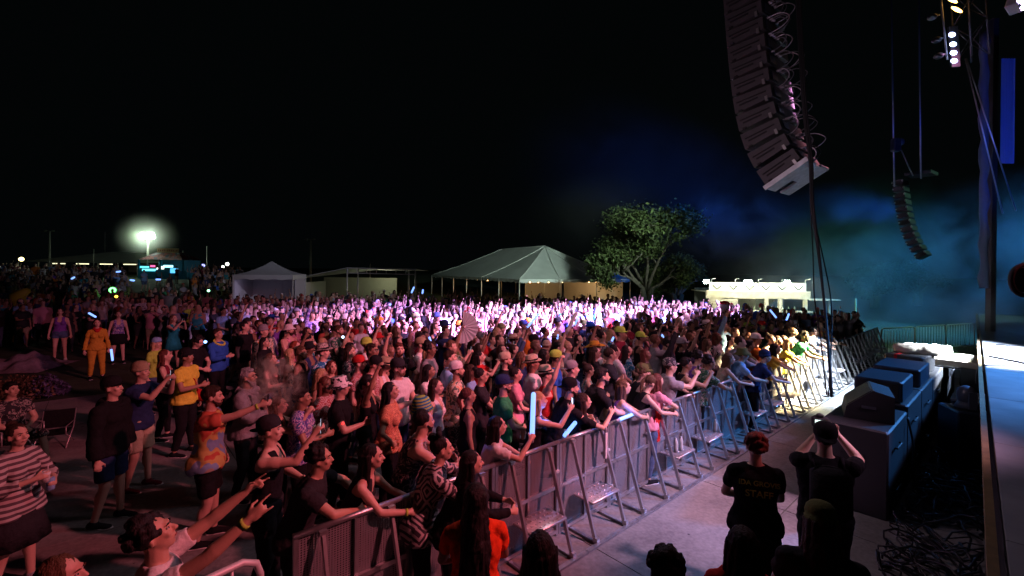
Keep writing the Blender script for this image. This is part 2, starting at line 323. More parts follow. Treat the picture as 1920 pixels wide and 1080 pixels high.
def body(pose, fem=False, vox=.012, seat=False, yawh=0., pitch=8., build=1., sway=0., hand='curl', hair=None, mid=False, hands=None):
    J, T = skeleton(pose, fem, seat, yawh, pitch, build, sway); m = MB(); bd = build
    sec = ([(.83, .10, .08), (.87, .165, .115), (.94, .178, .125), (1.0, .160, .112), (1.08, .130, .095), (1.17, .135, .098), (1.28, .155, .11), (1.36, .155, .10), (1.42, .12, .075), (1.46, .06, .055)] if fem else
           [(.83, .10, .08), (.87, .155, .11), (.94, .163, .12), (1.0, .158, .118), (1.08, .152, .112), (1.17, .160, .115), (1.28, .178, .125), (1.36, .178, .115), (1.42, .14, .085), (1.46, .07, .065)])
    v = []; n = 20
    for z, rx, ry in sec:
        w = min(1, max(0, (z-.95)/.15)); w = w*w*(3-2*w); k = bd if z < 1.4 else 1
        for j in range(n):
            t = 2*math.pi*j/n; p = np.array([rx*k*math.cos(t)*(1+.06*math.cos(2*t)), ry*k*math.sin(t)*(1.0 if bd <= 1 or math.sin(t) < 0 else 1+.5*(bd-1)), z])
            v.append(p*(1-w)+T(p)*w)
    f = [(i*n+a, i*n+(a+1) % n, (i+1)*n+(a+1) % n, (i+1)*n+a) for i in range(len(sec)-1) for a in range(n)]+[tuple(range(n-1, -1, -1)), tuple(range((len(sec)-1)*n, len(sec)*n))]
    m.add(v, f)
    for sgn in (-1, 1):
        if fem: m.ell(T((sgn*.072, .085, 1.265)), (.062, .055, .06))
        else: m.ell(T((sgn*.08, .07, 1.30)), (.08, .05, .06))
        m.ell((sgn*.085, -.06, .91), (.085, .075, .09))
        m.caps(T((sgn*.03, -.01, 1.44)), T((sgn*(J['sw']-.015), -.005, 1.385)), .05, .05)
    hd, nk, Rh = J['head'], J['neck'], J['Rh']
    def H(x, y, z): return hd+Rh@np.array([x, y, z])
    m.caps(T((0, -.005, 1.42)), H(0, -.015, -.07), .056 if fem else .063, .05 if fem else .057)
    m.ell(H(0, -.012, .028), (.073, .092, .09), Rh, 18, 12); m.ell(H(0, .018, -.03), (.060, .070, .082), Rh, 18, 12); m.ell(H(0, .045, -.085), (.030, .03, .024), Rh)
    m.ell(H(0, .045, .0), (.058, .04, .07), Rh)
    if vox <= .016:
        m.caps(H(0, .088, .012), H(0, .108, -.022), .008, .0125); m.ell(H(0, .098, -.026), (.019, .014, .009), Rh)
        m.ell(H(0, .078, -.054), (.026, .016, .0085), Rh); m.ell(H(0, .076, -.064), (.022, .015, .008), Rh)
        for sgn in (-1, 1):
            m.ell(H(sgn*.076, -.008, -.006), (.009, .019, .030), Rh@rotz(sgn*-.35)); m.ell(H(sgn*.040, .068, -.022), (.02, .016, .018), Rh)
        m.ell(H(0, .077, .034), (.046, .016, .012), Rh)
    else: m.ell(H(0, .095, -.018), (.014, .016, .022), Rh)
    grips = []
    for i, (S, E, Wr) in enumerate(J['arms']):
        sg = -1 if i == 0 else 1; ar = (.046 if fem else .055)*bd**.5
        m.caps(S, E, ar, ar*.74, 12); m.ell(S+(E-S)*.35, (ar*1.04, ar*1.04, .11), frame(E-S)); m.caps(E, E+(Wr-E)*.25, ar*.74, ar*.80, 12); m.caps(E+(Wr-E)*.25, Wr, ar*.78, .0265, 12)
        d = nrm(Wr-E); side = nrm(np.cross(d, np.array([0, 0, 1.]) if abs(d[2]) < .9 else np.array([0, 1., 0])))
        ht = (hands or {}).get(i, hand)
        # palm frame: dirs d (along), w (across, thumb side inward/up), pn (palm normal)
        w = nrm(np.array([-sg*.5, .2, .8])-d*(np.array([-sg*.5, .2, .8])@d)); pn = nrm(np.cross(d, w))*(1 if sg < 0 else -1)
        hs = .92 if fem else 1.
        m.tube([Wr-d*.01, Wr+d*.02*hs, Wr+d*.055*hs, Wr+d*.088*hs], [.024, .030, .040*hs, .038*hs], 12, sx=1) if vox > .016 else None
        if vox <= .016:
            Fm = np.stack([w, pn, d], 1); m.ell(Wr+d*.05*hs, (.040*hs, .018, .056*hs), Fm); m.ell(Wr+d*.025*hs+w*.02, (.018, .016, .03), Fm); m.caps(Wr-d*.01, Wr+d*.03, .026, .024)
            for q in range(4):
                base = Wr+d*(.088-.004*abs(q-1))*hs+w*(.030-.020*q)*hs; ln = (.072, .08, .075, .058)[q]*hs; r0 = max(.0092, vox*.95) if vox < .012 else .0115
                bend = {'curl': R(38+6*q), 'flat': R(6), 'grip': R(72), 'point': R(4) if q == 0 else R(80), 'fist': R(85), 'horns': R(6) if q in (0, 3) else R(82)}[ht]
                spread = w*(.10-.07*q) if ht in ('flat', 'horns') else w*0
                a_ = 0; p = base
                for L_ in (.45, .30, .25):
                    a_ += bend*(.8 if L_ == .45 else 1); dd = nrm(d*math.cos(a_)+pn*math.sin(a_)+spread); p2 = p+dd*ln*L_*1.05; m.caps(p, p2, r0, r0*.93, 8); p = p2; r0 *= .94
            tb = Wr+d*.03*hs+w*.036*hs; tm = tb+nrm(d*.75+w*.75+pn*.25)*.04*hs; te = tm+nrm(d*.9+w*.1+pn*(.55 if ht != 'flat' else .1))*.032*hs; rt = max(.0105, vox)
            m.caps(tb, tm, rt*1.15, rt, 8); m.caps(tm, te, rt, rt*.85, 8)
        else:
            m.caps(Wr+d*.085, Wr+d*.15+pn*.03, .033, .018)
        grips.append((Wr+d*.075+pn*.035, d, w, pn))
    J['grips'] = grips
    for (Hp, Kn, A) in J['legs']:
        lr = (.092 if fem else .086)*bd**.5
        m.caps(Hp, Kn, lr, .056, 12); m.ell(Hp+(Kn-Hp)*.25, (lr*1.02, lr*1.02, .14), frame(Kn-Hp)); m.caps(Kn, A, .054, .036, 12); m.ell(Kn+(A-Kn)*.3+np.array([0, -.018, 0])*(0 if seat else 1), (.05, .052, .11), frame(A-Kn))
        fy = A+np.array([0, .0, -.045]); m.caps(fy+[0, -.035, .0], fy+[0, .12, -.012], .042, .030, 10); m.caps(A, fy, .036, .045); m.ell(fy+[0, .14, -.016], (.042, .05, .024))
    hairprims(m, J, hair) if (mid and hair) else None
    me = remesh(m, vox, 3 if vox > .012 else 2, .5); v = getv(me); nn = getn(me)
    if vox <= .016:                                    # eye sockets
        for sgn in (-1, 1):
            c = H(sgn*.031, .088, .010); d = np.linalg.norm(v-c, axis=1); v -= (Rh@np.array([0, .0125, 0]))*np.exp(-(d/.0145)**2)[:, None]
    if not seat and pose is not None:
        low = v[:, 2] < .012; v[low, 2] = .012
    return me, v, nn, J, T

def classify(v, J, T, fem):
    """region of each vertex: 0 torso 1 upper arm 2 forearm 3 hand 4 thigh 5 shin 6 foot 7 neck/head ; plus parameter"""
    D = []; tt = []
    def bone(a, b, r): d, t = seg(v, np.asarray(a, float), np.asarray(b, float)); D.append(d/r); tt.append(t)
    bone(T((0, 0, 1.38)), (0, 0, .93), .155); reg = [0]; bone(T((-.08, 0, 1.37)), T((.08, 0, 1.37)), .09); reg.append(0)
    bone(T((-.06, 0, 1.25)), T((.06, 0, 1.25)), .12); reg.append(0); bone((-.07, 0, .93), (.07, 0, .93), .12); reg.append(0)
    for S, E, Wr in J['arms']:
        bone(S, E, .06); reg.append(1); bone(E, Wr, .045); reg.append(2); d = nrm(Wr-E); bone(Wr+d*.02, Wr+d*.18, .05); reg.append(3)
    for Hp, Kn, A in J['legs']:
        bone(Hp, Kn, .085); reg.append(4); bone(Kn, A, .06); reg.append(5); bone(A+[0, 0, -.03], A+[0, .16, -.06], .05); reg.append(6)
    bone(T((0, 0, 1.47)), J['head'], .065); reg.append(7); bone(J['head'], J['head']+J['Rh']@np.array([0, 0, .05]), .09); reg.append(7)
    D = np.array(D); k = D.argmin(0); reg = np.array(reg)[k]; t = np.array(tt)[k, np.arange(len(v))]
    q = (v-J['piv'])@rotx(-J['lean'])+J['piv']          # unleaned
    q = np.where((v[:, 2] > .97)[:, None], q, v)
    return reg, t, q
def topmask(kind, reg, t, q):
    hem = {'tee': .86, 'long': .85, 'tank': .90, 'crop': 1.12, 'shirt': .84, 'hoodie': .85, 'poncho': .78, 'dress': .80, 'strap': .93}[kind]
    tor = ((reg == 0) | (reg == 4)) & (q[:, 2] > hem) & (q[:, 2] < 1.475)
    if kind in ('tank', 'strap', 'crop', 'dress'):
        w = .125 if kind == 'tank' else .11
        lo = 1.31 if kind == 'tank' else 1.29
        return tor & ((q[:, 2] < lo) | ((np.abs(q[:, 0]) < w) & (np.abs(q[:, 0]) > .045) & (q[:, 2] < 1.46)) | ((q[:, 1] < 0) & (np.abs(q[:, 0]) < w) & (q[:, 2] < (1.44 if kind == 'tank' else 1.34))))
    nk = (reg == 7) & (q[:, 2] < 1.463)
    arm = (reg == 1) & (t < (2 if kind in ('long', 'hoodie', 'poncho') else .62)) | (reg == 1) & (t < .1)
    if kind in ('long', 'hoodie', 'poncho'): arm |= (reg == 2) & (t < (.93 if kind != 'poncho' else .6))
    return tor | arm | nk
def botmask(kind, reg, t, q):
    b = ((reg == 0) & (q[:, 2] < 1.0)) | (reg == 4) & (q[:, 2] < 1.0)
    if kind == 'none': return np.zeros(len(t), bool)
    if kind in ('pants', 'jeans', 'leggings'): return b | (reg == 4) | ((reg == 5) & (t < .93))
    if kind == 'shorts': return b & ~((reg == 4) & (t > .85))
    return b & ~((reg == 4) & (t > .35))
def shell(me, v, nn, mask, off, name, mats, seed=0, wr=.005, flare=None, iters=3):
    q = quads(me); fm = mask[q].all(1); q2 = q[fm]
    if not len(q2): return None
    used = np.unique(q2); mp = np.full(len(v), -1); mp[used] = np.arange(len(used)); q3 = mp[q2]; V = v[used].copy(); Nn = nn[used]
    e = np.sort(np.concatenate([q3[:, [0, 1]], q3[:, [1, 2]], q3[:, [2, 3]], q3[:, [3, 0]]]), 1); ue, cnt = np.unique(e, axis=0, return_counts=True)
    bd = np.zeros(len(V), bool); bd[ue[cnt == 1].ravel()] = True; be = ue[cnt == 1]
    # smooth the boundary loop
    for _ in range(4):
        acc = np.zeros_like(V); c = np.zeros(len(V)); np.add.at(acc, be[:, 0], V[be[:, 1]]); np.add.at(acc, be[:, 1], V[be[:, 0]]); np.add.at(c, be.ravel(), 1)
        k = c > 0; V[k] = V[k]*.5+acc[k]/c[k][:, None]*.5
    o = np.full(len(V), off)
    if flare is not None: o = o+flare(V)
    wv = wob(V, 34, seed)+.6*wob(V*[1, 1, .4], 70, seed+5); o = o+wr*wv
    o = np.maximum(o, .004); o[bd] *= .75
    V2 = V+Nn*o[:, None]
    for _ in range(iters):
        acc = np.zeros_like(V2); c = np.zeros(len(V2)); np.add.at(acc, ue[:, 0], V2[ue[:, 1]]); np.add.at(acc, ue[:, 1], V2[ue[:, 0]]); np.add.at(c, ue.ravel(), 1)
        k = ~bd; V2[k] = V2[k]*.6+acc[k]/c[k][:, None]*.4
    # rolled rim: close the hem back to the body
    rim = np.where(bd)[0]; rm = np.full(len(V2), -1); rm[rim] = len(V2)+np.arange(len(rim)); V3 = np.concatenate([V2, V[rim]-Nn[rim]*.004])
    # orient rim faces from the quad winding
    f = np.concatenate([q3[:, [0, 1]], q3[:, [1, 2]], q3[:, [2, 3]], q3[:, [3, 0]]]); key = set(map(tuple, be.tolist()))
    rf = np.array([(b, a, rm[a], rm[b]) for a, b in f.tolist() if (min(a, b), max(a, b)) in key], int)
    qq = np.concatenate([q3, rf]) if len(rf) else q3
    return from_faces(name, V3, qq, mats)

def hairprims(m, J, st):
    hd, Rh = J['head'], J['Rh']
    def H(x, y, z): return hd+Rh@np.array([x, y, z])
    if st in ('bald', None): return
    m.ell(H(0, -.026, .042), (.084, .094, .088), Rh, 18, 12)
    if st == 'buzz': return
    if st in ('short', 'side'): m.ell(H(0, -.02, .062), (.080, .092, .076), Rh); m.ell(H(.01, .035, .090), (.060, .045, .032), Rh)
    if st == 'curly':
        r = random.Random(5)
        for _ in range(60):
            a, b = r.uniform(0, 6.28), r.uniform(-.5, 1.5); c = H(.086*math.cos(a)*math.cos(b), -.03+.092*math.sin(a)*math.cos(b), .05+.088*math.sin(b))
            if (np.array(c)-hd)@Rh[:, 1] < .055 or b > .7: m.ell(c, (.024,)*3, n=8, k=5)
    if st == 'afro': m.ell(H(0, -.035, .065), (.13, .13, .125), Rh)
    if st in ('bun', 'up'): m.ell(H(0, -.085, .125), (.046, .046, .042), Rh)
    if st == 'pony': m.caps(H(0, -.11, .05), H(0, -.15, -.03), .028, .035); m.caps(H(0, -.15, -.03), H(0, -.13, -.22), .034, .012)
    if st in ('long', 'longer', 'bob', 'wavy'):
        L = {'long': .27, 'wavy': .27, 'longer': .42, 'bob': .13}[st]
        m.ell(H(0, -.055, .0), (.09, .07, .12), Rh)
        for k in range(7):
            a = R(180+k*30); x = .074*math.cos(a); y = -.02+.085*math.sin(a)
            p0 = H(x, y, .04); p1 = H(x*1.15, y*1.05-.005, -.09); p2 = p1+np.array([x*.25, -.03+.0*y, -L+.10])
            dx = .018*math.sin(k*2.2) if st == 'wavy' else 0
            m.tube([p0, p1, (p1+p2)/2+[dx, dx, 0], p2], [.030, .030, .032, .016], 9)
    if st == 'dreads':
        r = random.Random(3); m.ell(H(0, -.04, .03), (.096, .10, .11), Rh)
        for k in range(26):
            a = R(r.uniform(165, 330)); x = .085*math.cos(a); y = -.03+.09*math.sin(a); L = r.uniform(.34, .58)
            p0 = H(x*.8, y*.8, .06); p1 = H(x*1.1, y*1.15-.01, -.08); p2 = p1+np.array([x*.2+r.uniform(-.02, .02), -.05, -L*.5]); p3 = p2+np.array([r.uniform(-.03, .03), -.0, -L*.5])
            m.tube([p0, p1, p2, p3], [.014, .015, .013, .009], 7)
def beardprims(m, J, big=0):
    hd, Rh = J['head'], J['Rh']
    def H(x, y, z): return hd+Rh@np.array([x, y, z])
    m.ell(H(0, .046, -.082), (.046, .042, .036+.02*big), Rh); m.ell(H(0, .086, -.046), (.027, .010, .007), Rh)
    for s in (-1, 1): m.caps(H(s*.058, .015, -.03), H(s*.036, .055, -.078), .012, .02)
def hat_mb(kind):
    """head-local coordinates, y forward"""
    m = MB()
    if kind in ('cap', 'cap_back'):
        s = 1 if kind == 'cap' else -1
        m.lathe([(.0905, .035), (.093, .055), (.091, .085), (.080, .112), (.058, .131), (.028, .140), (.006, .1425), (.0001, .1425)], 22, sc_=(.95, 1.10, 1), c=(0, -.014, 0))
        m.ell((0, -.014, .143), (.007, .007, .004), n=8, k=4)
        v = []; f = []; n = 13                                  # curved brim
        for r_ in range(4):
            for k in range(n):
                a = R(180*k/(n-1)); y = s*(.045+.085*math.sin(a)*(.35+.65*r_/3)*1.05); x = .078*math.cos(a)*(1-.04*r_)
                y = s*(.06*math.sin(a)*1.25+r_/3*.07*math.sin(a)**.6); v.append((x, y-.014+s*.012, .045-.010*r_/3-.35*x*x*4*(r_/3+.3)))
        for r_ in range(3):
            for k in range(n-1): f.append((r_*n+k, (r_+1)*n+k, (r_+1)*n+k+1, r_*n+k+1))
        nv = len(v); v += [(a, b, c-.004) for a, b, c in v]; f += [tuple(reversed([i+nv for i in q])) for q in f]
        m.add(v, f)
    elif kind == 'beanie':
        m.lathe([(.088, .018), (.096, .020), (.097, .050), (.090, .052), (.093, .08), (.082, .115), (.055, .14), (.02, .15), (.0001, .151)], 22, sc_=(.95, 1.10, 1), c=(0, -.014, 0))
    elif kind == 'bucket':
        m.lathe([(.09, .045), (.140, .012), (.143, .010), (.145, .013), (.094, .055), (.086, .12), (.075, .132), (.0001, .134)], 26, sc_=(.97, 1.08, 1), c=(0, -.014, 0))
    elif kind == 'knit':
        m.lathe([(.09, .03), (.125, -.02), (.13, -.02), (.105, .035), (.107, .07), (.09, .12), (.055, .15), (.0001, .16)], 26, sc_=(.97, 1.08, 1), c=(0, -.014, 0), fn=lambda v: v*(1+.02*np.sin(np.arctan2(v[:, 1], v[:, 0])*13))[:, None])
    elif kind in ('fedora', 'straw'):
        w = .15 if kind == 'fedora' else .20
        m.lathe([(.088, .04), (w-.01, .038), (w, .046), (w-.008, .050), (.094, .050), (.092, .08), (.080, .135), (.066, .148), (.03, .138), (.0001, .136)], 28, sc_=(.97, 1.1, 1), c=(0, -.014, 0), fn=lambda v: v+np.stack([v[:, 0]*0, v[:, 1]*0, np.where(np.hypot(v[:, 0], v[:, 1]) > .1, .9*v[:, 0]**2-.25*v[:, 1]**2, 0)], 1))
        m.lathe([(.0952, .052), (.0965, .055), (.095, .075), (.093, .078)], 28, sc_=(.97, 1.1, 1), c=(0, -.014, 0), m=1)
    elif kind == 'bow':
        for s in (-1, 1): m.ell((s*.05, -.02, .15), (.05, .03, .03), roty(-s*.5))
        m.ell((0, -.02, .14), (.02, .02, .02))
    elif kind == 'bunny':
        m.lathe([(.09, .02), (.094, .05), (.08, .11), (.04, .14), (.0001, .148)], 18, sc_=(.95, 1.1, 1), c=(0, -.014, 0))
        for s in (-1, 1): m.ell((s*.05, -.02, .20), (.028, .016, .085), roty(s*.25))
    return m
HATM = {}
def hat_mesh(kind, mats):
    k = (kind, tuple(x.name for x in mats))
    if k not in HATM: HATM[k] = hat_mb(kind).mesh('hat', mats)
    return HATM[k]

def mat4(Rm, t):
    M = Matrix.Identity(4)
    for i in range(3):
        for j in range(3): M[i][j] = float(Rm[i][j])
        M[i][3] = float(t[i])
    return M
STAGE_AT = Vector((11.5, 7.2, 0))
def facing(p, jit=0.):
    d = STAGE_AT-Vector(p); return math.atan2(d.y, d.x)-math.pi/2+jit
NP = [0]
def person(loc, h, label, pose='down', yaw=None, fem=False, skin=0, hair=('short', 'dark brown'), top=('tee', 'black'), bot=('jeans', 'denim'), shoe='black', hat=None, vox=.012, beard=False,
           glasses=None, build=1., group=None, yawh=0., pitch=8., sway=0., hands=None, hand='curl', seat=False, extras=(), face=True, logo=None):
    """near person: a continuous body with clothing, hair and hat as children"""
    NP[0] += 1; sd = NP[0]
    if yaw is None: yaw = facing(loc)
    root = empty('person', (loc[0], loc[1], loc[2] if len(loc) > 2 else 0), yaw, label, 'person', group); s = h/1.75; root.scale = (s, s, s)
    me, v, nn, J, T = body(pose, fem, vox, seat, yawh, pitch, build, sway, hand, hands=hands)
    reg, t, q = classify(v, J, T, fem); sk = MATS['skin%d' % skin]
    setv(me, v); me.materials.clear(); me.materials.append(sk); me.polygons.foreach_set('use_smooth', np.ones(len(me.polygons), bool)); me.name = 'body'
    link('body', me, root)
    tk, tc_ = top; off = {'tee': .016, 'long': .016, 'tank': .008, 'crop': .007, 'strap': .006, 'shirt': .024, 'hoodie': .03, 'poncho': .022, 'dress': .01}[tk]
    fl = {'shirt': .04, 'tee': .022, 'poncho': .05, 'hoodie': .02, 'long': .02}.get(tk, .004)
    bk, bc = bot; bm_ = botmask(bk, reg, t, q)
    if bm_.any():
        o = shell(me, v, nn, bm_, {'jeans': .012, 'pants': .02, 'shorts': .022, 'leggings': .005}.get(bk, .014), bk, [cm(bc)], sd, .005, (lambda V: .018*np.clip((.75-V[:, 2])/.3, 0, 1)) if bk == 'shorts' else None)
        if o: link({'mini': 'shorts', 'skirt': 'shorts', 'flare': 'shorts', 'jeans': 'trousers', 'pants': 'trousers'}.get(bk, bk), o, root)
    o = shell(me, v, nn, topmask(tk, reg, t, q), off, tk, [cm(tc_)], sd+50, .006 if tk in ('tank', 'strap', 'crop') else .010, lambda V: fl*np.clip((1.12-V[:, 2])/.25, 0, 1))
    if o:
        to = link({'tee': 'shirt', 'long': 'shirt', 'tank': 'tank_top', 'strap': 'tank_top', 'crop': 'crop_top', 'dress': 'dress'}.get(tk, tk), o, root)
    if tk == 'hoodie':
        hb = MB(); hb.tube([T((.09*math.cos(R(a)), .02+.085*math.sin(R(a)), 1.455-.035*math.sin(R(a)))) for a in range(-20, 201+0, 20)]+[], .03, 8)
        hb.ell(T((0, -.10, 1.42)), (.10, .05, .09)); hb.tube([T((.10*math.cos(R(a)), .0+.085*math.sin(R(a)), 1.46)) for a in range(180, 381, 20)], .036, 8); hb.build('hood', cm(tc_), root, True)
    if tk == 'dress' or bk == 'skirt' or bk == 'flare':
        hb = MB(); n = 28; pr = [(.155, 1.0), (.19, .9), (.25, .72), (.31, .5)] if bk != 'flare' else [(.165, 1.0), (.20, .88), (.27, .66)]
        hb.lathe(pr+[(r-.006, z+.002) for r, z in pr[::-1]], n, sc_=(1, .8, 1), fn=lambda V: V*np.stack([1+.05*np.sin(np.arctan2(V[:, 1], V[:, 0])*9)*(1-V[:, 2])*2]*2+[V[:, 2]*0+1], 1)); hb.build('skirt', cm(bc if tk != 'dress' else tc_), root, True)
    if shoe:
        for i in (0, 1):
            A = J['legs'][i][2]; mk = ((reg == 6) | ((reg == 5) & (t > .97))) & (v[:, 0]*(-1 if i == 0 else 1) > 0)
            o = shell(me, v, nn, mk, .006, 'shoe', [cm(shoe)], sd, .0005, iters=1)
            if o: so = link('shoe', o, root); 
            sb = MB(); sb.tube([(A[0], A[1]-.09, A[2]-.075), (A[0], A[1]-.06, A[2]-.075), (A[0], A[1]+.06, A[2]-.075), (A[0], A[1]+.16, A[2]-.075), (A[0], A[1]+.205, A[2]-.075)], [.02, .047, .043, .05, .02], 12)
            if o:
                M = np.array(sb.v[0]); M[:, 2] = A[2]-.072+(M[:, 2]-(A[2]-.075))*.2; sb.v[0] = M; sb.build('sole', cm('white') if shoe not in ('brown',) else cm('brown'), so, True)
    hd, Rh = J['head'], J['Rh']
    def H(x, y, z): return hd+Rh@np.array([x, y, z])
    hs, hc = hair
    if hs != 'bald':
        hb = MB(); hairprims(hb, J, hs); hv = min(vox, .009) if hs != 'dreads' else .008
        hm = remesh(hb, hv, 1, .5); V = getv(hm); Nh = getn(hm); L = (V-hd)@Rh
        fs = {'buzz': -.001, 'short': .004, 'side': .004}.get(hs, .005)
        V = V+Nh*(wob(V*[1, 1, .22], 120, sd)*.0065+wob(V*[1, 1, .4], 420, sd+3)*.003)[:, None]
        setv(hm, V); hm.materials.clear(); hm.materials.append(hair_mat(hc)); hm.polygons.foreach_set('use_smooth', np.ones(len(hm.polygons), bool)); link('hair', hm, root)
    if beard:
        hb = MB(); beardprims(hb, J, beard is not True); hm = remesh(hb, .006, 1, .4); V = getv(hm); setv(hm, V+getn(hm)*(wob(V, 330, sd)*.003)[:, None]); hm.materials.clear(); hm.materials.append(hair_mat(hc if hs != 'bald' else 'brown')); link('beard', hm, root)
    if face:
        for sgn in (-1, 1):
            e = MB(); e.ell(H(sgn*.031, .0775, .009), (.0115, .0085, .0058), Rh); e.build('eye', [mat('eye_white', (.42, .40, .38), .3)], root, True)
            e = MB(); e.ell(H(sgn*.031, .0845, .009), (.0058, .003, .0058), Rh); e.build('iris', [mat('iris', (.02, .012, .008), .2)], root.children[-1] if False else root, True)
            e = MB(); e.tube([H(sgn*.014, .094, .027), H(sgn*.03, .093, .032), H(sgn*.046, .080, .028)], [.003, .0042, .002], 6); e.build('eyebrow', [hair_mat(hc if hc != 'blond' else 'brown')], root, True)
        e = MB(); e.ell(H(0, .089, -.0585), (.021, .007, .0055), Rh); e.build('mouth', [mat('lips', (.30, .10, .09), .45)], root, True)
    if glasses:
        e = MB()
        for sgn in (-1, 1):
            e.ell(H(sgn*.032, .102, .008), (.024, .004, .019), Rh, 14, 6) if glasses == 'sun' else e.tube([H(sgn*.032+.023*math.cos(a), .102, .008+.018*math.sin(a)) for a in np.linspace(0, 2*math.pi, 13)], .0022, 6)
            e.tube([H(sgn*.055, .098, .012), H(sgn*.076, .05, .012), H(sgn*.080, -.01, .006)], .002, 6)
        e.tube([H(-.01, .106, .012), H(.01, .106, .012)], .002, 6); e.build('sunglasses' if glasses == 'sun' else 'glasses', mat('lens_black', (.012, .012, .014), .12), root, True)
    if hat:
        k, c, *c2 = hat; ms = [cm(c), cm(c2[0] if c2 else 'black')]
        o = link({'knit': 'knit_hat', 'straw': 'straw_hat', 'cap_back': 'cap', 'bucket': 'bucket_hat'}.get(k, k), hat_mesh(k, ms), root); o.matrix_local = mat4(Rh*1.06, hd+Rh@np.array([0, 0, .003]))
    for ex in extras:
        e = MB()
        if ex == 'lei':
            for k in range(26):
                a = 2*math.pi*k/26; e.ell(T((.10*math.cos(a), .03+.095*math.sin(a), 1.465-.05*math.sin(a)-.01)), (.026, .02, .022), rotz(k)); 
            e.build('flower_garland', MATS.get('lei') or PAT['lei'](), root, True)
        if ex == 'scarf':
            e.tube([T((.075*math.cos(R(a)), .01+.075*math.sin(R(a)), 1.475-.02*math.sin(R(a)))) for a in range(0, 361, 24)], .032, 9); e.ell(T((0, .10, 1.42)), (.06, .035, .05)); e.build('scarf', cm('red'), root, True)
        if ex == 'backpack':
            e.box(T((0, -.20, 1.22)), (.30, .17, .44), rotx(-J['lean']), bev=.05)
            for sgn in (-1, 1): e.tube([T((sgn*.11, -.12, 1.40)), T((sgn*.12, -.03, 1.475)), T((sgn*.12, .10, 1.40)), T((sgn*.13, .14, 1.25)), T((sgn*.15, .03, 1.08))], .018, 8)
            e.build('backpack', cm('charcoal'), root, True)
        if ex in ('redbag', 'bag'):
            e.ell((-.24, .05, .92) if ex == 'redbag' else (.22, .10, .95), (.07, .16, .12), roty(.2)); e.tube([T((-.2, .07, 1.0)), T((-.02, .14, 1.25)), T((.13, .02, 1.455)), T((.08, -.10, 1.35)), T((-.16, -.10, 1.0))], .010, 6); e.build('shoulder_bag', cm('red' if ex == 'redbag' else 'black'), root, True)
        if ex == 'band':
            S, E, Wr = J['arms'][1]; d = nrm(Wr-E); e.tube([Wr-d*.035, Wr-d*.012], .034, 14); e.build('wristband', cm('lime'), root, True)
        if ex == 'necklace':
            e.tube([T((.06*math.cos(R(a)), .01+.07*math.sin(R(a)), 1.455-.04*math.sin(R(a)))) for a in range(0, 361, 24)], .005, 6); e.build('necklace', mat('chain', (.7, .6, .4), .3, 1), root, True)
        if ex == 'crossbody':
            e.tube([T((-.13, .10, 1.0)), T((-.03, .135, 1.25)), T((.11, .05, 1.46)), T((.08, -.11, 1.36)), T((-.12, -.13, 1.0))], .009, 6); e.build('bag_strap', cm('brown'), root, True)
    if logo: logo(root, T)
    J['root'] = root; J['M'] = Matrix.Translation(root.location)@Matrix.Rotation(yaw, 4, 'Z')@Matrix.Scale(s, 4)
    return J
def grip(J, i):
    g, d, w, pn = J['grips'][i]; M = J['M']; M3 = M.to_3x3()
    return M@Vector(g), (M3@Vector(d)).normalized(), (M3@Vector(w)).normalized(), (M3@Vector(pn)).normalized()

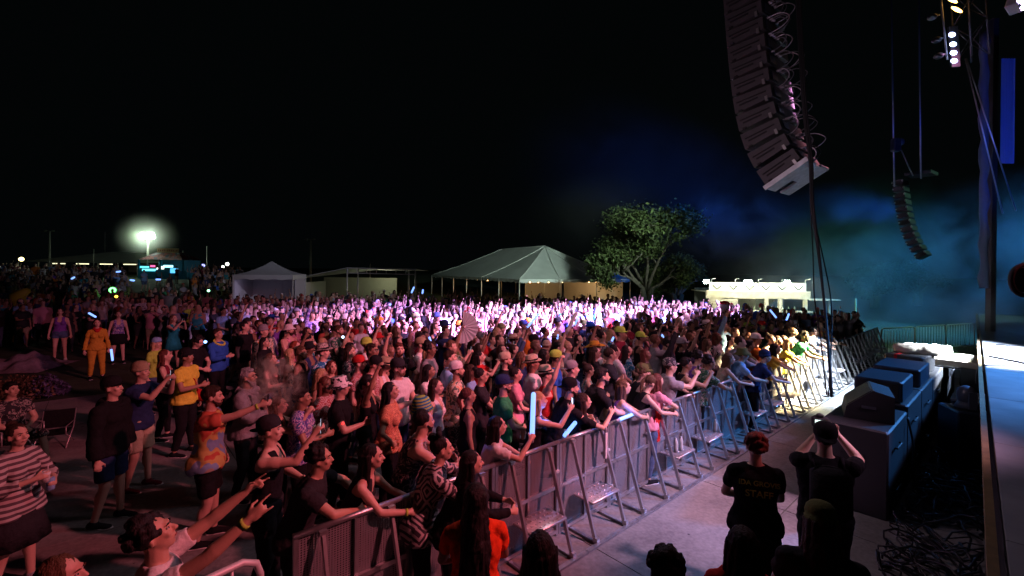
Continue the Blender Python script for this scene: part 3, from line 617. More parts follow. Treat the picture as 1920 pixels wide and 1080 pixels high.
# ---- mid people: one continuous body mesh whose slots carry skin, top, bottoms, hair, shoes
MIDM = {}
def mid_mesh(pose, fem, top, bot, hair, vox, var=0):
    key = (pose, fem, top, bot, hair, vox, var)
    if key in MIDM: return MIDM[key]
    r = random.Random(hash(key) % 9999 if False else sum(map(ord, str(key))))
    me, v, nn, J, T = body(pose, fem, vox, yawh=r.uniform(-14, 14), pitch=r.uniform(2, 14), build=r.choice((.94, 1, 1.06, 1.14)), sway=r.choice((-.05, .05)), hair=hair, mid=True, hand=r.choice(('curl', 'flat', 'curl')))
    reg, t, q = classify(v, J, T, fem); tm = topmask(top, reg, t, q); bmk = botmask(bot, reg, t, q) & ~tm
    hd, Rh = J['head'], J['Rh']; L = (v-hd)@Rh
    face = (L[:, 1] > .035+.3*np.clip(-L[:, 2]-.0, 0, .04)-.0) & (L[:, 2] < .075) & (np.abs(L[:, 0]) < .066) & (L[:, 2] > -.13)
    side = (L[:, 2] < .012) & (L[:, 1] > -.02) if hair in ('short', 'buzz', 'bun', 'pony', 'curly', 'side', None) else face
    hairm = (reg == 7) & (np.linalg.norm(L-[0, -.01, .02], axis=1) < .30) & ~face & ~side & (L[:, 2] > -.05)
    if hair in ('long', 'longer', 'wavy', 'bob', 'dreads'):
        Lh = {'long': .27, 'wavy': .27, 'longer': .42, 'bob': .13, 'dreads': .4}[hair]
        hairm |= (L[:, 1] < .0) & (np.abs(L[:, 0]) < .135) & (L[:, 2] > -Lh) & (L[:, 2] < .2) & (np.hypot(L[:, 0], L[:, 1]+.0) > .062) & (L[:, 1] > -.17) & (reg != 2) & (reg != 3) & ~face
    tm &= ~hairm
    o = np.where(tm, .014+.012*np.clip((1.1-v[:, 2])/.2, 0, 1)*(top not in ('tank', 'strap', 'crop')), 0)*(.4 if top in ('tank', 'strap', 'crop') else 1)+np.where(bmk, .010, 0)
    o = o+np.where(tm | bmk, wob(v, 34, var)*.006, 0)+np.where(hairm, wob(v*[1, 1, .3], 160, var)*.005, 0)
    v = v+nn*o[:, None]; setv(me, v)
    cls = np.zeros(len(v), int); cls[tm] = 1; cls[bmk] = 2; cls[hairm] = 3; cls[reg == 6] = 4
    qd = quads(me); mi = np.median(cls[qd], axis=1).astype(int) if False else cls[qd[:, 0]]
    me.materials.clear()
    for _ in range(5): me.materials.append(MATS['skin0'])
    me.polygons.foreach_set('material_index', mi.astype(np.int32)); me.polygons.foreach_set('use_smooth', np.ones(len(me.polygons), bool)); me.name = 'person'
    # darker eye and mouth spots are real features: tiny faces
    J['cls'] = mi; MIDM[key] = (me, J); return MIDM[key]
def mid_person(loc, h, label, pose, yaw, fem, skin, hair, top, bot, hat, vox, var=0, group=None):
    me, J = mid_mesh(pose, fem, top[0], bot[0], hair[0], vox, var)
    o = link('person', me); tag(o, label, 'person', group); o.location = loc; o.rotation_euler = (0, 0, yaw); s = h/1.75; o.scale = (s, s, s)
    for i, m_ in enumerate((MATS['skin%d' % skin], cm(top[1]), cm(bot[1]), hair_mat(hair[1]), cm('black'))):
        o.material_slots[i].link = 'OBJECT'; o.material_slots[i].material = m_
    if hat:
        ho = link({'knit': 'knit_hat', 'straw': 'straw_hat', 'cap_back': 'cap', 'bucket': 'bucket_hat'}.get(hat[0], hat[0]), hat_mesh(hat[0], [cm(hat[1]), cm('black')]), o); ho.matrix_local = mat4(J['Rh']*1.07, J['head']+J['Rh']@np.array([0, 0, .006]))
    return o, J
# ---------------------------------------------------------------- ground, pit, lawn, stage
def ground():
    nx, ny = 150, 130; xs = np.concatenate([np.linspace(-300, -62, 25), np.linspace(-60, 60, 100), np.linspace(62, 300, 25)]); ys = np.concatenate([np.linspace(-40, 90, 105), np.linspace(95, 500, 25)])
    X, Y = np.meshgrid(xs, ys); Z = np.vectorize(ground_z)(X, Y); v = np.stack([X.ravel(), Y.ravel(), Z.ravel()], 1)
    i = (np.arange(len(ys)-1)[:, None]*len(xs)+np.arange(len(xs)-1)[None]).ravel(); q = np.stack([i, i+1, i+1+len(xs), i+len(xs)], 1)
    g = mat('grass', (.035, .06, .022), .95, bump=(9, 1.0), var=.5, vs=1.6); me = from_faces('ground', v, q, [g]); o = link('ground', me); tag(o, kind='structure')
    # concrete apron in front of the stage and under the near crowd
    m = bpy.data.materials.new('concrete'); m.use_nodes = True; nt = m.node_tree; b = nt.nodes['Principled BSDF']; b.inputs['Roughness'].default_value = .72
    tc = nt.nodes.new('ShaderNodeTexCoord'); n1 = nt.nodes.new('ShaderNodeTexNoise'); n1.inputs['Scale'].default_value = .9; n1.inputs['Detail'].default_value = 8; n1.inputs['Roughness'].default_value = .65
    n2 = nt.nodes.new('ShaderNodeTexNoise'); n2.inputs['Scale'].default_value = 22; n2.inputs['Detail'].default_value = 6
    vo = nt.nodes.new('ShaderNodeTexVoronoi'); vo.inputs['Scale'].default_value = 2.3; vo.inputs['Randomness'].default_value = 1
    for t in (n1, n2, vo): nt.links.new(tc.outputs['Object'], t.inputs['Vector'])
    r = nt.nodes.new('ShaderNodeValToRGB'); r.color_ramp.elements[0].color = (.15, .145, .14, 1); r.color_ramp.elements[0].position = .33; r.color_ramp.elements[1].color = (.32, .31, .29, 1); r.color_ramp.elements[1].position = .68
    mx = nt.nodes.new('ShaderNodeMath'); mx.operation = 'MULTIPLY_ADD'; mx.inputs[1].default_value = .45; nt.links.new(n2.outputs['Fac'], mx.inputs[0]); nt.links.new(n1.outputs['Fac'], mx.inputs[2])
    sb = nt.nodes.new('ShaderNodeMath'); sb.operation = 'SUBTRACT'; sb.inputs[1].default_value = .22; nt.links.new(mx.outputs[0], sb.inputs[0]); nt.links.new(sb.outputs[0], r.inputs[0])
    sp = nt.nodes.new('ShaderNodeMath'); sp.operation = 'LESS_THAN'; sp.inputs[1].default_value = .055; nt.links.new(vo.outputs['Distance'], sp.inputs[0])
    mc = nt.nodes.new('ShaderNodeMix'); mc.data_type = 'RGBA'; mc.inputs[7].default_value = (.05, .045, .045, 1); nt.links.new(sp.outputs[0], mc.inputs[0]); nt.links.new(r.outputs[0], mc.inputs[6]); nt.links.new(mc.outputs[2], b.inputs['Base Color'])
    bp = nt.nodes.new('ShaderNodeBump'); bp.inputs['Strength'].default_value = .35; bp.inputs['Distance'].default_value = .01; nt.links.new(n2.outputs['Fac'], bp.inputs['Height']); nt.links.new(bp.outputs[0], b.inputs['Normal'])
    MATS['concrete'] = m
    # slabs with real joints, as one sheet of separate slabs 4 mm thick gaps
    mb = MB(); s0 = -12; k = 0
    for i in range(13):
        for j in range(14):
            a = s0+i*2.6; n0 = 4.2-(j+1)*2.6
            c = sn(a+1.3, n0+1.3, .0)
            if j > 3 and (c.x < -11 or c.x > 3) : continue
            if j > 5: continue
            mb.box((c.x, c.y, -.017), (2.588, 2.588, .05), rotz(UA))
    o = mb.build('concrete_apron', m); tag(o, kind='structure')
    # stage deck
    E0 = Vector((5.3, 5.09, 0)); ed = Vector((6.6, 6.5, 0)).normalized(); en = Vector((ed.y, -ed.x, 0)); ea = math.atan2(ed.y, ed.x)
    st = empty('stage_deck', (0, 0, 0)); tag(st, kind='structure')
    dk = mat('stage_floor', (.30, .31, .33), .32, var=.22, vs=3, bump=(14, .12)); tr = mat('stage_skirt', (.012, .012, .014), .9, bump=(6, .8)); wd = mat('edge_wood', (.22, .15, .07), .6, var=.3, vs=9)
    mb = MB()
    for i in range(-1, 10):
        for j in range(0, 5):
            c = E0+ed*(-3.0+i*2.44+1.22)+en*(.06+j*1.22+.61)
            if i < 2 and j > 99: continue
            mb.box((c.x, c.y, 1.44), (2.432, 1.212, .10), rotz(ea), 0, .004)
    mb.build('deck_surface', dk, st)
    mb = MB(); c = E0+ed*9; mb.bar((*(E0-ed*5.2)[:2], 1.43), (*(E0+ed*22)[:2], 1.43), .05, .14); mb.build('edge_trim', wd, st)
    mb = MB(); pts = []; v = []; n = 260
    for k in range(n+1):
        p = E0+ed*(-5.2+27.2*k/n)+en*(.10+.03*math.sin(k*1.3)+.012*math.sin(k*3.7)); v += [(p.x, p.y, 0), (p.x, p.y, 1.38)]
    mb.add(v, [(2*k, 2*k+2, 2*k+3, 2*k+1) for k in range(n)]); mb.build('skirt', tr, st, True)
    return E0, ed, en, ea
E0, ed, en, ea = ground()
def de(a, b, z=0.): return E0+ed*a+en*b+Vector((0, 0, z))      # stage-edge coordinates

# ---------------------------------------------------------------- barricade
ALU = mat('aluminium', (.50, .51, .52), .38, .85, bump=(30, .08), var=.12, vs=14)
ALUD = mat('aluminium_worn', (.34, .35, .36), .5, .8, var=.25, vs=9, bump=(40, .15))
def perf_mat():
    m = bpy.data.materials.new('perforated sheet'); m.use_nodes = True; nt = m.node_tree; b = nt.nodes['Principled BSDF']
    b.inputs['Base Color'].default_value = (.33, .33, .35, 1); b.inputs['Metallic'].default_value = .6; b.inputs['Roughness'].default_value = .55
    tc = nt.nodes.new('ShaderNodeTexCoord'); vo = nt.nodes.new('ShaderNodeTexVoronoi'); vo.inputs['Scale'].default_value = 42; vo.inputs['Randomness'].default_value = 0
    mp = nt.nodes.new('ShaderNodeMapping'); mp.inputs['Scale'].default_value = (1, 0, 1.25); mp.inputs['Rotation'].default_value = (0, R(0), 0)
    nt.links.new(tc.outputs['Object'], mp.inputs[0]); nt.links.new(mp.outputs[0], vo.inputs['Vector'])
    lt = nt.nodes.new('ShaderNodeMath'); lt.operation = 'LESS_THAN'; lt.inputs[1].default_value = .30; nt.links.new(vo.outputs['Distance'], lt.inputs[0])
    t = nt.nodes.new('ShaderNodeBsdfTransparent'); mx = nt.nodes.new('ShaderNodeMixShader'); nt.links.new(lt.outputs[0], mx.inputs[0]); nt.links.new(b.outputs[0], mx.inputs[1]); nt.links.new(t.outputs[0], mx.inputs[2])
    nt.links.new(mx.outputs[0], nt.nodes['Material Output'].inputs['Surface']); return m
PERF = perf_mat()
BL = []
def barricade_proto(step=True):
    r = empty('crowd_barrier')
    m = MB(); m.tube([(.005, 0, 1.13), (.995, 0, 1.13)], .024, 12); m.build('top_rail', ALU, r, True)
    m = MB()
    for x in (.022, .978): m.box((x, 0, .565), (.036, .03, 1.085))
    m.box((.5, .0, .565), (.028, .022, 1.07))
    for z in (.07, .60): m.box((.5, -.001, z), (.918, .034, .038))
    m.box((.5, -.022, .622), (.90, .008, .012)); m.build('frame', ALU, r)
    m = MB(); m.box((.5, .022, .58), (.96, .004, 1.06)); m.build('perforated_panel', PERF, r)
    for x in (.216, .80):
        m = MB(); m.bar((x, -.03, 1.10), (x, -.40, .035), .045, .026, up=(1, 0, 0)); m.box((x, -.034, 1.105), (.062, .05, .03)); m.box((x, -.41, .045), (.05, .06, .07)); m.build('strut', ALU, r)
    m = MB()
    for x in (.216, .80): m.box((x, -.20, .022), (.045, .38, .03))
    m.box((.5, -.45, .018), (.995, .05, .03)); m.build('base_frame', ALUD, r)
    m = MB(); m.box((.5, .53, .012), (.99, 1.0, .02)); m.build('floor_plate', ALUD, r)
    if step:
        m = MB(); m.box((.508, -.185, .43), (.535, .31, .03), bev=.006)
        for i in range(8):
            for j in range(4): m.ell((.508-.23+.066*i, -.185-.11+.073*j, .446), (.018, .012, .007), rotz(.7 if (i+j) % 2 else -.7), 8, 4)
        m.build('step', mat('tread_plate', (.6, .58, .58), .33, .8, var=.2, vs=25), r, True)
    m = MB(); m.box((.93, -.03, .80), (.10, .03, .025)); m.box((.05, -.03, .28), (.05, .03, .05)); m.build('latch', mat('latch', (.75, .74, .72), .4, .5), r)
    return r
NST = {2, 5, 9, 13}
protos = {}
LN = ['third', 'fourth', 'fifth', 'sixth', 'seventh', 'eighth', 'ninth', 'tenth', 'eleventh', 'twelfth', 'thirteenth', 'fourteenth', 'fifteenth', 'sixteenth', 'seventeenth', 'eighteenth', 'nineteenth', 'twentieth', 'farthest but', 'farthest']
for k in range(-2, 19):
    stp = k not in NST and k >= 0
    if stp not in protos: o = barricade_proto(stp); protos[stp] = o
    else: o = copy_tree(protos[stp])
    p = sn(-.14+k, 0); o.location = p; o.rotation_euler = (0, 0, UA)
    if k == -2: lb = 'nearest aluminium crowd barrier panel, at the open left end of the row'
    elif k == -1: lb = 'second nearest crowd barrier panel, in front of the woman leaning on it'
    else: lb = '%s nearest crowd barrier panel in the row, %s' % (LN[k] if k < 18 else 'the least', 'with a tread step between its struts' if stp else 'without a step between its struts')
    if k == 0: lb = 'third nearest crowd barrier panel, behind the woman in the orange red shirt with dreadlocks'
    if k == 5: lb = 'eighth nearest crowd barrier panel, red cloth hanging from the rail beside it'
    tag(o, lb, 'crowd barrier', 'crowd barrier panels along the front of the audience')

# bike-rack fences
RKM = mat('rack_steel', (.62, .62, .62), .5, .2)
def rack(n=11, L=2.1):
    r = empty('bike_rack_fence'); m = MB()
    m.tube([(0, 0, .14), (0, 0, .95), (.03, 0, 1.04), (.12, 0, 1.09), (L-.12, 0, 1.09), (L-.03, 0, 1.04), (L, 0, .95), (L, 0, .14)], .025, 10); m.tube([(0, 0, .16), (L, 0, .16)], .016, 8); m.build('frame', RKM, r, True)
    m = MB()
    for i in range(1, n): m.tube([(L*i/n, 0, .17), (L*i/n, 0, 1.08)], .011, 6)
    m.build('bars', RKM, r, True)
    for x in (.22, L-.22): m = MB(); m.tube([(x, -.28, .01), (x, 0, .15), (x, .28, .01)], .014, 8); m.build('foot', ALUD, r, True)
    return r
def place_rack(o, p, q, lb):
    p = Vector(p); q = Vector(q); o.location = p; o.rotation_euler = (0, 0, math.atan2((q-p).y, (q-p).x)); tag(o, lb, 'fence', 'bike rack fences')
rk = rack()
a = at(1165, 690, .0)
pp = at(238, 651); place_rack(rk, pp, at(282, 647), 'leftmost metal bike rack fence, behind the dancers at left')
o = copy_tree(rk); place_rack(o, at(286, 646), at(380, 640), 'metal bike rack fence behind the person in the teal dress')
o = copy_tree(rk); place_rack(o, at(300, 622), at(398, 616), 'metal bike rack fence farther back behind the white dotted shirt')
o = copy_tree(rk); q0 = sn(-2.35, .05); place_rack(o, sn(-2.25, -.02)-Vector((1.35, 1.75, 0)), sn(-2.25, -.02), 'dark metal bike rack fence at the bottom edge beside the open barrier end')
for i in range(3):
    o = copy_tree(rk); p = sn(19.0, .1)+(Vector((.9, .35, 0)))*2.2*i; place_rack(o, p, p+Vector((1.95, .76, 0)), ['metal bike rack fence at the lawn corner where the long barrier row ends', 'middle metal bike rack fence in front of the green lawn', 'right hand metal bike rack fence in front of the green lawn'][i])

# ---------------------------------------------------------------- speakers in the pit
BLK = mat('cabinet_black', (.022, .023, .026), .5, bump=(160, .25), spec=.5)
GRL = mat('grille_black', (.014, .014, .015), .6, bump=(300, .5))
BLUEB = mat('cabinet_blue_black', (.014, .022, .035), .42, bump=(120, .15))
def sub_box(L, D, Hh):
    r = empty('subwoofer'); m = MB(); m.box((L/2, D/2, Hh/2), (L-.012, D, Hh), bev=.02); m.build('cabinet', BLK, r)
    m = MB(); m.box((L/2, D+.008, Hh/2), (L-.12, .012, Hh-.12)); m.build('grille', GRL, r)
    for z in (.3, .78):
        m = MB(); m.tube([(L*.2, -.02, Hh*z), (L*.2, -.05, Hh*z), (L*.42, -.05, Hh*z), (L*.42, -.02, Hh*z)], .012, 8); m.build('handle', GRL, r, True)
    m = MB(); m.box((-.004, D*.5, Hh*.62), (.008, D*.36, .14)); m.build('side_grip', GRL, r)
    m = MB(); m.box((L*.5, -.006, Hh*.2), (.34, .012, .2)); m.build('connector_plate', mat('plate', (.08, .08, .09), .4, .6), r)
    return r
SUBD = [(4.29, 1.42, 1.15, 'nearest black subwoofer in the pit, tall cabinet behind the photographer'), (5.75, 1.38, 1.22, 'second subwoofer along the pit, its top washed blue, behind a stage monitor'),
        (7.16, 1.38, 1.22, 'third subwoofer from the camera, dark cabinet below the flat blue topped one'), (8.57, 1.38, 1.20, 'fourth subwoofer, under a fabric wrapped speaker with a red strap'),
        (9.98, 1.38, 1.20, 'fifth subwoofer from the camera, under the pale board laid across'), (11.39, 1.38, 1.20, 'farthest subwoofer of the row, in haze below the upper cloth roll')]
for s_, L_, h_, lb in SUBD:
    o = sub_box(L_, .76, h_); p = sn(s_, 2.57); o.location = p; o.rotation_euler = (0, 0, UA); tag(o, lb, 'subwoofer', 'subwoofers standing in the pit')
def wedge(lb, s_, n_, z_, rz, sc_=1.):
    r = empty('stage_monitor', sn(s_, n_, z_), rz, lb, 'speaker'); w = .36*sc_; pr = [(-.28, 0), (.28, 0), (.25, .16), (-.05, .42), (-.28, .36)]
    v = [(x, a*sc_, b*sc_) for x in (-w, w) for a, b in pr]; n = 5; m = MB(); m.add(v, [tuple(range(n-1, -1, -1)), tuple(range(n, 2*n))]+[(i, (i+1) % n, n+(i+1) % n, n+i) for i in range(n)]); m.build('cabinet', BLK, r)
    m = MB(); a = np.array([0, .25, .16])*sc_; b = np.array([0, -.05, .42])*sc_; d = b-a; m.bar(a+d*.06+[0, .004, .006], b-d*.06+[0, .004, .006], .008, 2*w-.06, up=(1, 0, 0)); m.v[-1] = m.v[-1]; m.build('grille', GRL, r)
    for sgn in (-1, 1): m = MB(); m.box((sgn*(w+.004), 0, .18*sc_), (.012, .16, .035)); m.build('handle', mat('handle_metal', (.3, .32, .35), .35, .9), r)
    return r
wedge('black wedge stage monitor lying on the nearest subwoofer', 5.05, 2.2, 1.155, UA+.25, 1.0)
r = empty('front_fill_speaker', sn(6.3, 2.2, 1.225), UA, 'flat black speaker lying on the second subwoofer, top lit blue', 'speaker'); m = MB(); m.box((0, 0, .16), (1.0, .60, .32), bev=.02); m.build('cabinet', BLUEB, r); m = MB(); m.box((-.506, 0, .16), (.01, .5, .24)); m.build('grille', GRL, r)
r = empty('front_fill_speaker', sn(7.9, 2.2, 1.225), UA, 'flat speaker lying farther along the row with a blue sheen on its lid', 'speaker'); m = MB(); m.box((0, 0, .15), (1.15, .66, .30), bev=.02); m.build('cabinet', BLUEB, r); m = MB(); m.box((-.58, 0, .15), (.01, .5, .22)); m.build('grille', GRL, r)
# cloth wrapped speaker with red strap
CREAM = mat('cream_cloth', (.62, .56, .44), .85, bump=(14, .7))
r = empty('front_fill_speaker', sn(9.2, 2.15, 1.205), UA-.15, 'black speaker with a red strap and cream cloth over it on the row', 'speaker'); m = MB(); m.box((0, 0, .17), (.72, .62, .34), bev=.02); m.build('cabinet', BLK, r)
m = MB(); m.box((-.37, .12, .17), (.012, .05, .36)); m.box((0, .12, .349), (.74, .05, .01)); m.build('strap', cm('red'), r)
def cloth_roll(lb, p, L, rz):
    m = MB(); pts = [(x*L/9-L/2, .03*math.sin(x*1.7), .08+.012*math.sin(x*2.3)) for x in range(10)]; m.tube(pts, [.07, .10, .11, .095, .11, .10, .115, .10, .11, .075], 14)
    m.tube([(a*.9, b+.10, c-.03) for a, b, c in pts], [.05, .06, .07, .06, .07, .06, .06, .065, .06, .05], 12)
    o = m.build('cloth_roll', CREAM, None, True); o.location = p; o.rotation_euler = (0, 0, rz); tag(o, lb, 'cloth')
cloth_roll('cream cloth roll lying on the red strapped speaker', sn(9.3, 2.25, 1.56), .72, UA-1.3)
r = empty('equipment_board', sn(10.9, 2.75, 1.21), UA, 'long pale covered board reaching from the subwoofers to the stage edge', 'board'); m = MB(); m.box((0, -.05, .09), (1.25, 1.75, .14), bev=.012); m.build('cover', CREAM, r); m = MB(); m.box((0, -.05, .005), (1.32, 1.8, .03)); m.build('tray', BLK, r)
m = MB(); m.box((.1, -1.1, .12), (.75, .34, .2), bev=.02); m.build('case', BLUEB, r)
cloth_roll('cream cloth roll beyond the pale board, higher in the picture', sn(12.3, 2.1, 1.25), .95, UA-1.25)
r = empty('equipment_case', sn(12.6, 3.05, 0), UA, 'dark equipment case in the haze near the stage edge', 'case'); m = MB(); m.box((0, 0, .55), (.9, .7, 1.1), bev=.02); m.build('body', BLK, r); m = MB(); m.box((0, 0, 1.11), (.86, .66, .03)); m.build('lid', cm('maroon'), r)
# gear between the subs and the deck: amp stand with rounded lamp head
r = empty('moving_head_light', sn(7.35, 3.10, 0), UA+.5, 'blue lit moving head lamp standing on a dark case by the stage edge', 'stage light'); m = MB(); m.box((0, 0, .5), (.62, .5, 1.0), bev=.02); m.build('case', BLUEB, r)
m = MB(); m.ell((0, 0, 1.22), (.13, .13, .16), n=18, k=10); m.tube([(0, 0, 1.02), (0, 0, 1.12)], [.16, .11], 16); m.build('head', mat('lamp_body', (.08, .1, .13), .3), r, True)
m = MB(); m.box((-.16, 0, 1.16), (.03, .1, .28)); m.box((.16, 0, 1.16), (.03, .1, .28)); m.build('yoke', mat('lamp_body', (.1, .1, .1)), r)
r = empty('equipment_case', sn(8.35, 3.12, 0), UA, 'dark equipment case behind the moving head lamp', 'case'); m = MB(); m.box((0, 0, .5), (.9, .5, 1.0), bev=.02); m.build('body', BLUEB, r); m = MB(); m.box((0, 0, 1.0), (.92, .52, .03)); m.build('edge', ALUD, r)

# cables: a tangle nobody could count
def cable_tangle():
    m = MB(); r_ = random.Random(11)
    for k in range(150):
        c = sn(r_.uniform(-.5, 6.6), 2.85+r_.random()*.6, .02) if k < 110 else sn(r_.uniform(5, 8), 2.75+r_.random()*.3, .02); a = r_.uniform(0, 6.3); pts = []; p = Vector((c.x, c.y, .02)); z = .02+r_.random()*.12; 
        for i in range(12):
            pts.append((p.x, p.y, max(.014, z+.09*math.sin(i*.9+k)))); a += r_.uniform(-.75, .75)
            q = p+Vector((math.cos(a), math.sin(a), 0))*.14; s_, n_ = tosn(q)
            if not (2.63 < n_ < 3.45): a += 2.2; q = p
            p = q
        m.tube(pts, r_.choice((.008, .011, .014)), 6)
    o = m.build('cables', mat('cable_black', (.014, .014, .016), .35, spec=.6), None, True); tag(o, 'tangle of black cables on the ground between subwoofers and stage', 'cables', kind='stuff')
cable_tangle()
def cable(name, pts, r, lb, cat='cable', mt=None, parent=None):
    P = [Vector(p) for p in pts]; out = []
    for i in range(len(P)-1):
        a, b, c, d = P[max(i-1, 0)], P[i], P[i+1], P[min(i+2, len(P)-1)]
        for t in (0, .2, .4, .6, .8): out.append(.5*((2*b)+(c-a)*t+(2*a-5*b+4*c-d)*t*t+(3*b-a-3*c+d)*t**3))
    out.append(P[-1]); m = MB(); m.tube(out, r, 8); o = m.build(name, mt or mat('cable_black', (.014, .014, .016), .35), parent, True)
    if lb: tag(o, lb, cat)
    return o
cable('cable', [de(6.4, .15, 1.50), de(6.0, .5, 1.50), de(5.6, .75, 1.50), de(5.1, .8, 1.50), de(4.4, 1.2, 1.50), de(3.8, 1.5, 1.50)], .022, 'thick black cable loom running over the white stage floor')
cable('cable', [de(5.2, -.05, 1.1), de(5.0, .0, 1.46), de(5.1, .3, 1.52), de(5.4, .7, 1.50)], .012, 'thin black cable looping over the stage edge')
cable('cable', [de(7.9, .2, 1.5), de(8.4, .5, 1.55), de(8.9, .3, 1.5), de(9.2, .9, 1.5)], .012, 'thin black cable lying at the hazy far part of the stage edge')
cable('cable', [sn(5.5, 2.60, 1.1), sn(5.55, 2.66, .7), sn(5.45, 2.67, .3), sn(5.7, 2.75, .02)], .014, 'black cable hanging down the stage side of the subwoofers')

# ---------------------------------------------------------------- main line array (side toward the camera, back with cables at its right)
LA = mat('array_cabinet', (.058, .052, .056), .62, bump=(90, .2), var=.15, vs=12)
LAD = mat('array_dark', (.012, .011, .012), .8)
LAM = mat('array_hinge', (.3, .29, .28), .4, .6)
def array_box(w=1.1, dpt=.72, h=.345):
    """local: x = width (towards -u side is x=0), y = front(+) .. back(-), origin at rear rigging pivot, hangs down"""
    r = empty('speaker_box')
    def prism(y0, y1, x0, x1, zt0, zt1, zb0, zb1, mm, name):   # y0 front, y1 back; top z at front/back, bottom z
        v = [(x, y, z) for x in (x0, x1) for y, z in ((y0, zb0), (y1, zb1), (y1, zt1), (y0, zt0))]
        m = MB(); m.add(v, [(0, 1, 2, 3), (7, 6, 5, 4), (0, 4, 5, 1), (1, 5, 6, 2), (2, 6, 7, 3), (3, 7, 4, 0)]); return m.build(name, mm, r)
    prism(dpt, 0, 0, w, -.004, -.055, -h+.004, -h+.045, LA, 'cabinet')
    m = MB(); m.box((-.012, dpt*.52, -h*.42), (.022, dpt*.78, .018), rotx(.02)); m.box((-.006, dpt*.60, -h*.60), (.012, dpt*.5, .03)); m.build('recess_shade', LAD, r)  # raised near-black strips; the shade of a recess is put into their colour
    m = MB(); m.box((-.02, .10, -h+.04), (.03, .05, .10)); m.build('rear_link', LAM, r)
    m = MB(); m.box((-.02, .60*dpt/.72, -h+.015), (.03, .07, .035)); m.build('front_link', LAD, r)
    m = MB(); m.box((w/2, dpt+.004, -h/2), (w-.04, .012, h-.05)); m.build('grille', GRL, r)
    m = MB(); m.box((w*.22, -.012, -h*.5), (.24, .02, .17)); m.build('rear_panel', mat('rear_panel', (.035, .045, .08), .45, .3), r)
    return r
arr = empty('line_array')
# chain of boxes from the bottom upward, in the plane of travel (depth f horizontally, z up)
fr = Vector((-.62, .785, 0)).normalized(); sd_ = Vector((.785, .62, 0)).normalized()
base = atd(1503, 300, 8.3)
tilts = [31, 25, 18, 13, 9.5, 7.5, 6.5, 6, 5.5, 5, 5, 5, 5, 5]
pt = Vector((0, 0, 0)); arr.location = base; arr.rotation_euler = (0, 0, math.atan2(sd_.y, sd_.x))
proto = None; hb = .345
for i, tl in enumerate(tilts):
    o = array_box() if proto is None else copy_tree(proto)
    if proto is None: proto = o
    # front lower than back by tilt
    up = Vector((0, math.sin(R(tl)), math.cos(R(tl))))
    top = pt+up*hb; o.location = top; o.rotation_euler = (-R(tl), 0, 0); o.parent = arr; pt = top
m = MB(); fb = MB()   # bottom pull-back frame: pale plate with a notch
Rb = rotx(-R(31)); v = []
def bp(x, y, z): return Rb@np.array([x, y, z])
for x0, x1 in ((0, .42), (.68, 1.1)):
    c = bp((x0+x1)/2, .34, -.055); m.box(c, (x1-x0, .84, .05), Rb, bev=.012)
c = bp(.55, .18, -.055); m.box(c, (.3, .45, .05), Rb); m.box(bp(-.01, .34, -.045), (.03, .86, .09), Rb); m.build('bottom_frame', mat('pale_frame', (.5, .52, .53), .5, .3, var=.2, vs=12), arr)
tag(arr, 'tall curved line array of speaker boxes above the pit, pale plate at its foot', 'speaker')
# jumper cables behind the array
CB = mat('cable_grey', (.10, .09, .10), .35)
mt_ = [MATS.get('cable_black'), CB, mat('connector', (.5, .42, .46), .35, .5)]
r_ = random.Random(4); pt = Vector((0, 0, 0)); m = MB()
for i, tl in enumerate(tilts):
    up = Vector((0, math.sin(R(tl)), math.cos(R(tl)))); top = pt+up*hb; c = (pt+top)/2
    for k in range(3):
        x = r_.uniform(.1, .5); out = r_.uniform(.18, .5)*(1.5 if i % 5 == 4 and k == 0 else 1); e = np.array([x, -.02, c.z+.1]); y0 = c.y-.03
        P = [(x, y0, c.z+.10), (x+.02, y0-out*.6, c.z+.12), (x+.05, y0-out, c.z+.0), (x+.04, y0-out*.7, c.z-.14), (x, y0-.03, c.z-.22)]
        pts = []
        for s in range(4):
            a, b = Vector(P[s]), Vector(P[s+1]); aa, bb = Vector(P[max(s-1, 0)]), Vector(P[min(s+2, 4)])
            for t in (0, .25, .5, .75): pts.append(.5*((2*a)+(b-aa)*t+(2*aa-5*a+4*b-bb)*t*t+(3*a-aa-3*b+bb)*t**3))
        pts.append(Vector(P[-1])); m.tube(pts, .010, 6, 1 if k else 2); m.tube([P[0], (P[0][0], P[0][1]-.07, P[0][2]+.01)], .019, 7, 2); m.tube([P[4], (P[4][0], P[4][1]-.06, P[4][2]-.01)], .017, 7, 2)
    pt = top
m.build('jumper_cables', mt_, arr, True)
# cable loom: from the top, down the array's back, to the nearest subwoofer
loom = []
for px, py, d in ((1497, -60, 8.35), (1503, 60, 8.3), (1512, 200, 8.2), (1524, 300, 8.05), (1527, 380, 7.9), (1540, 480, 7.6), (1549, 560, 7.3), (1556, 640, 7.0), (1563, 745, 6.75)): loom.append(atd(px, py, d))
o = empty('cable_loom', (0, 0, 0)); tag(o, 'thick black cable bundle hanging from the line array down to the nearest subwoofer', 'cable')
for k in range(6):
    off = [Vector((.022*math.cos(k*1.05+i*.5), .02, .0)) for i in range(len(loom))]
    if k >= 4:
        for i in (5, 6, 7): off[i] = Vector(((.13 if k == 4 else -.12)*(1 if i == 6 else .6), 0, 0))
    c = cable('cable', [p+q+Vector((0, .02*k, 0)) for p, q in zip(loom, off)], .017 if k < 3 else .010, None, parent=o, mt=mat('cable_loom_black', (.008, .008, .009), .6))
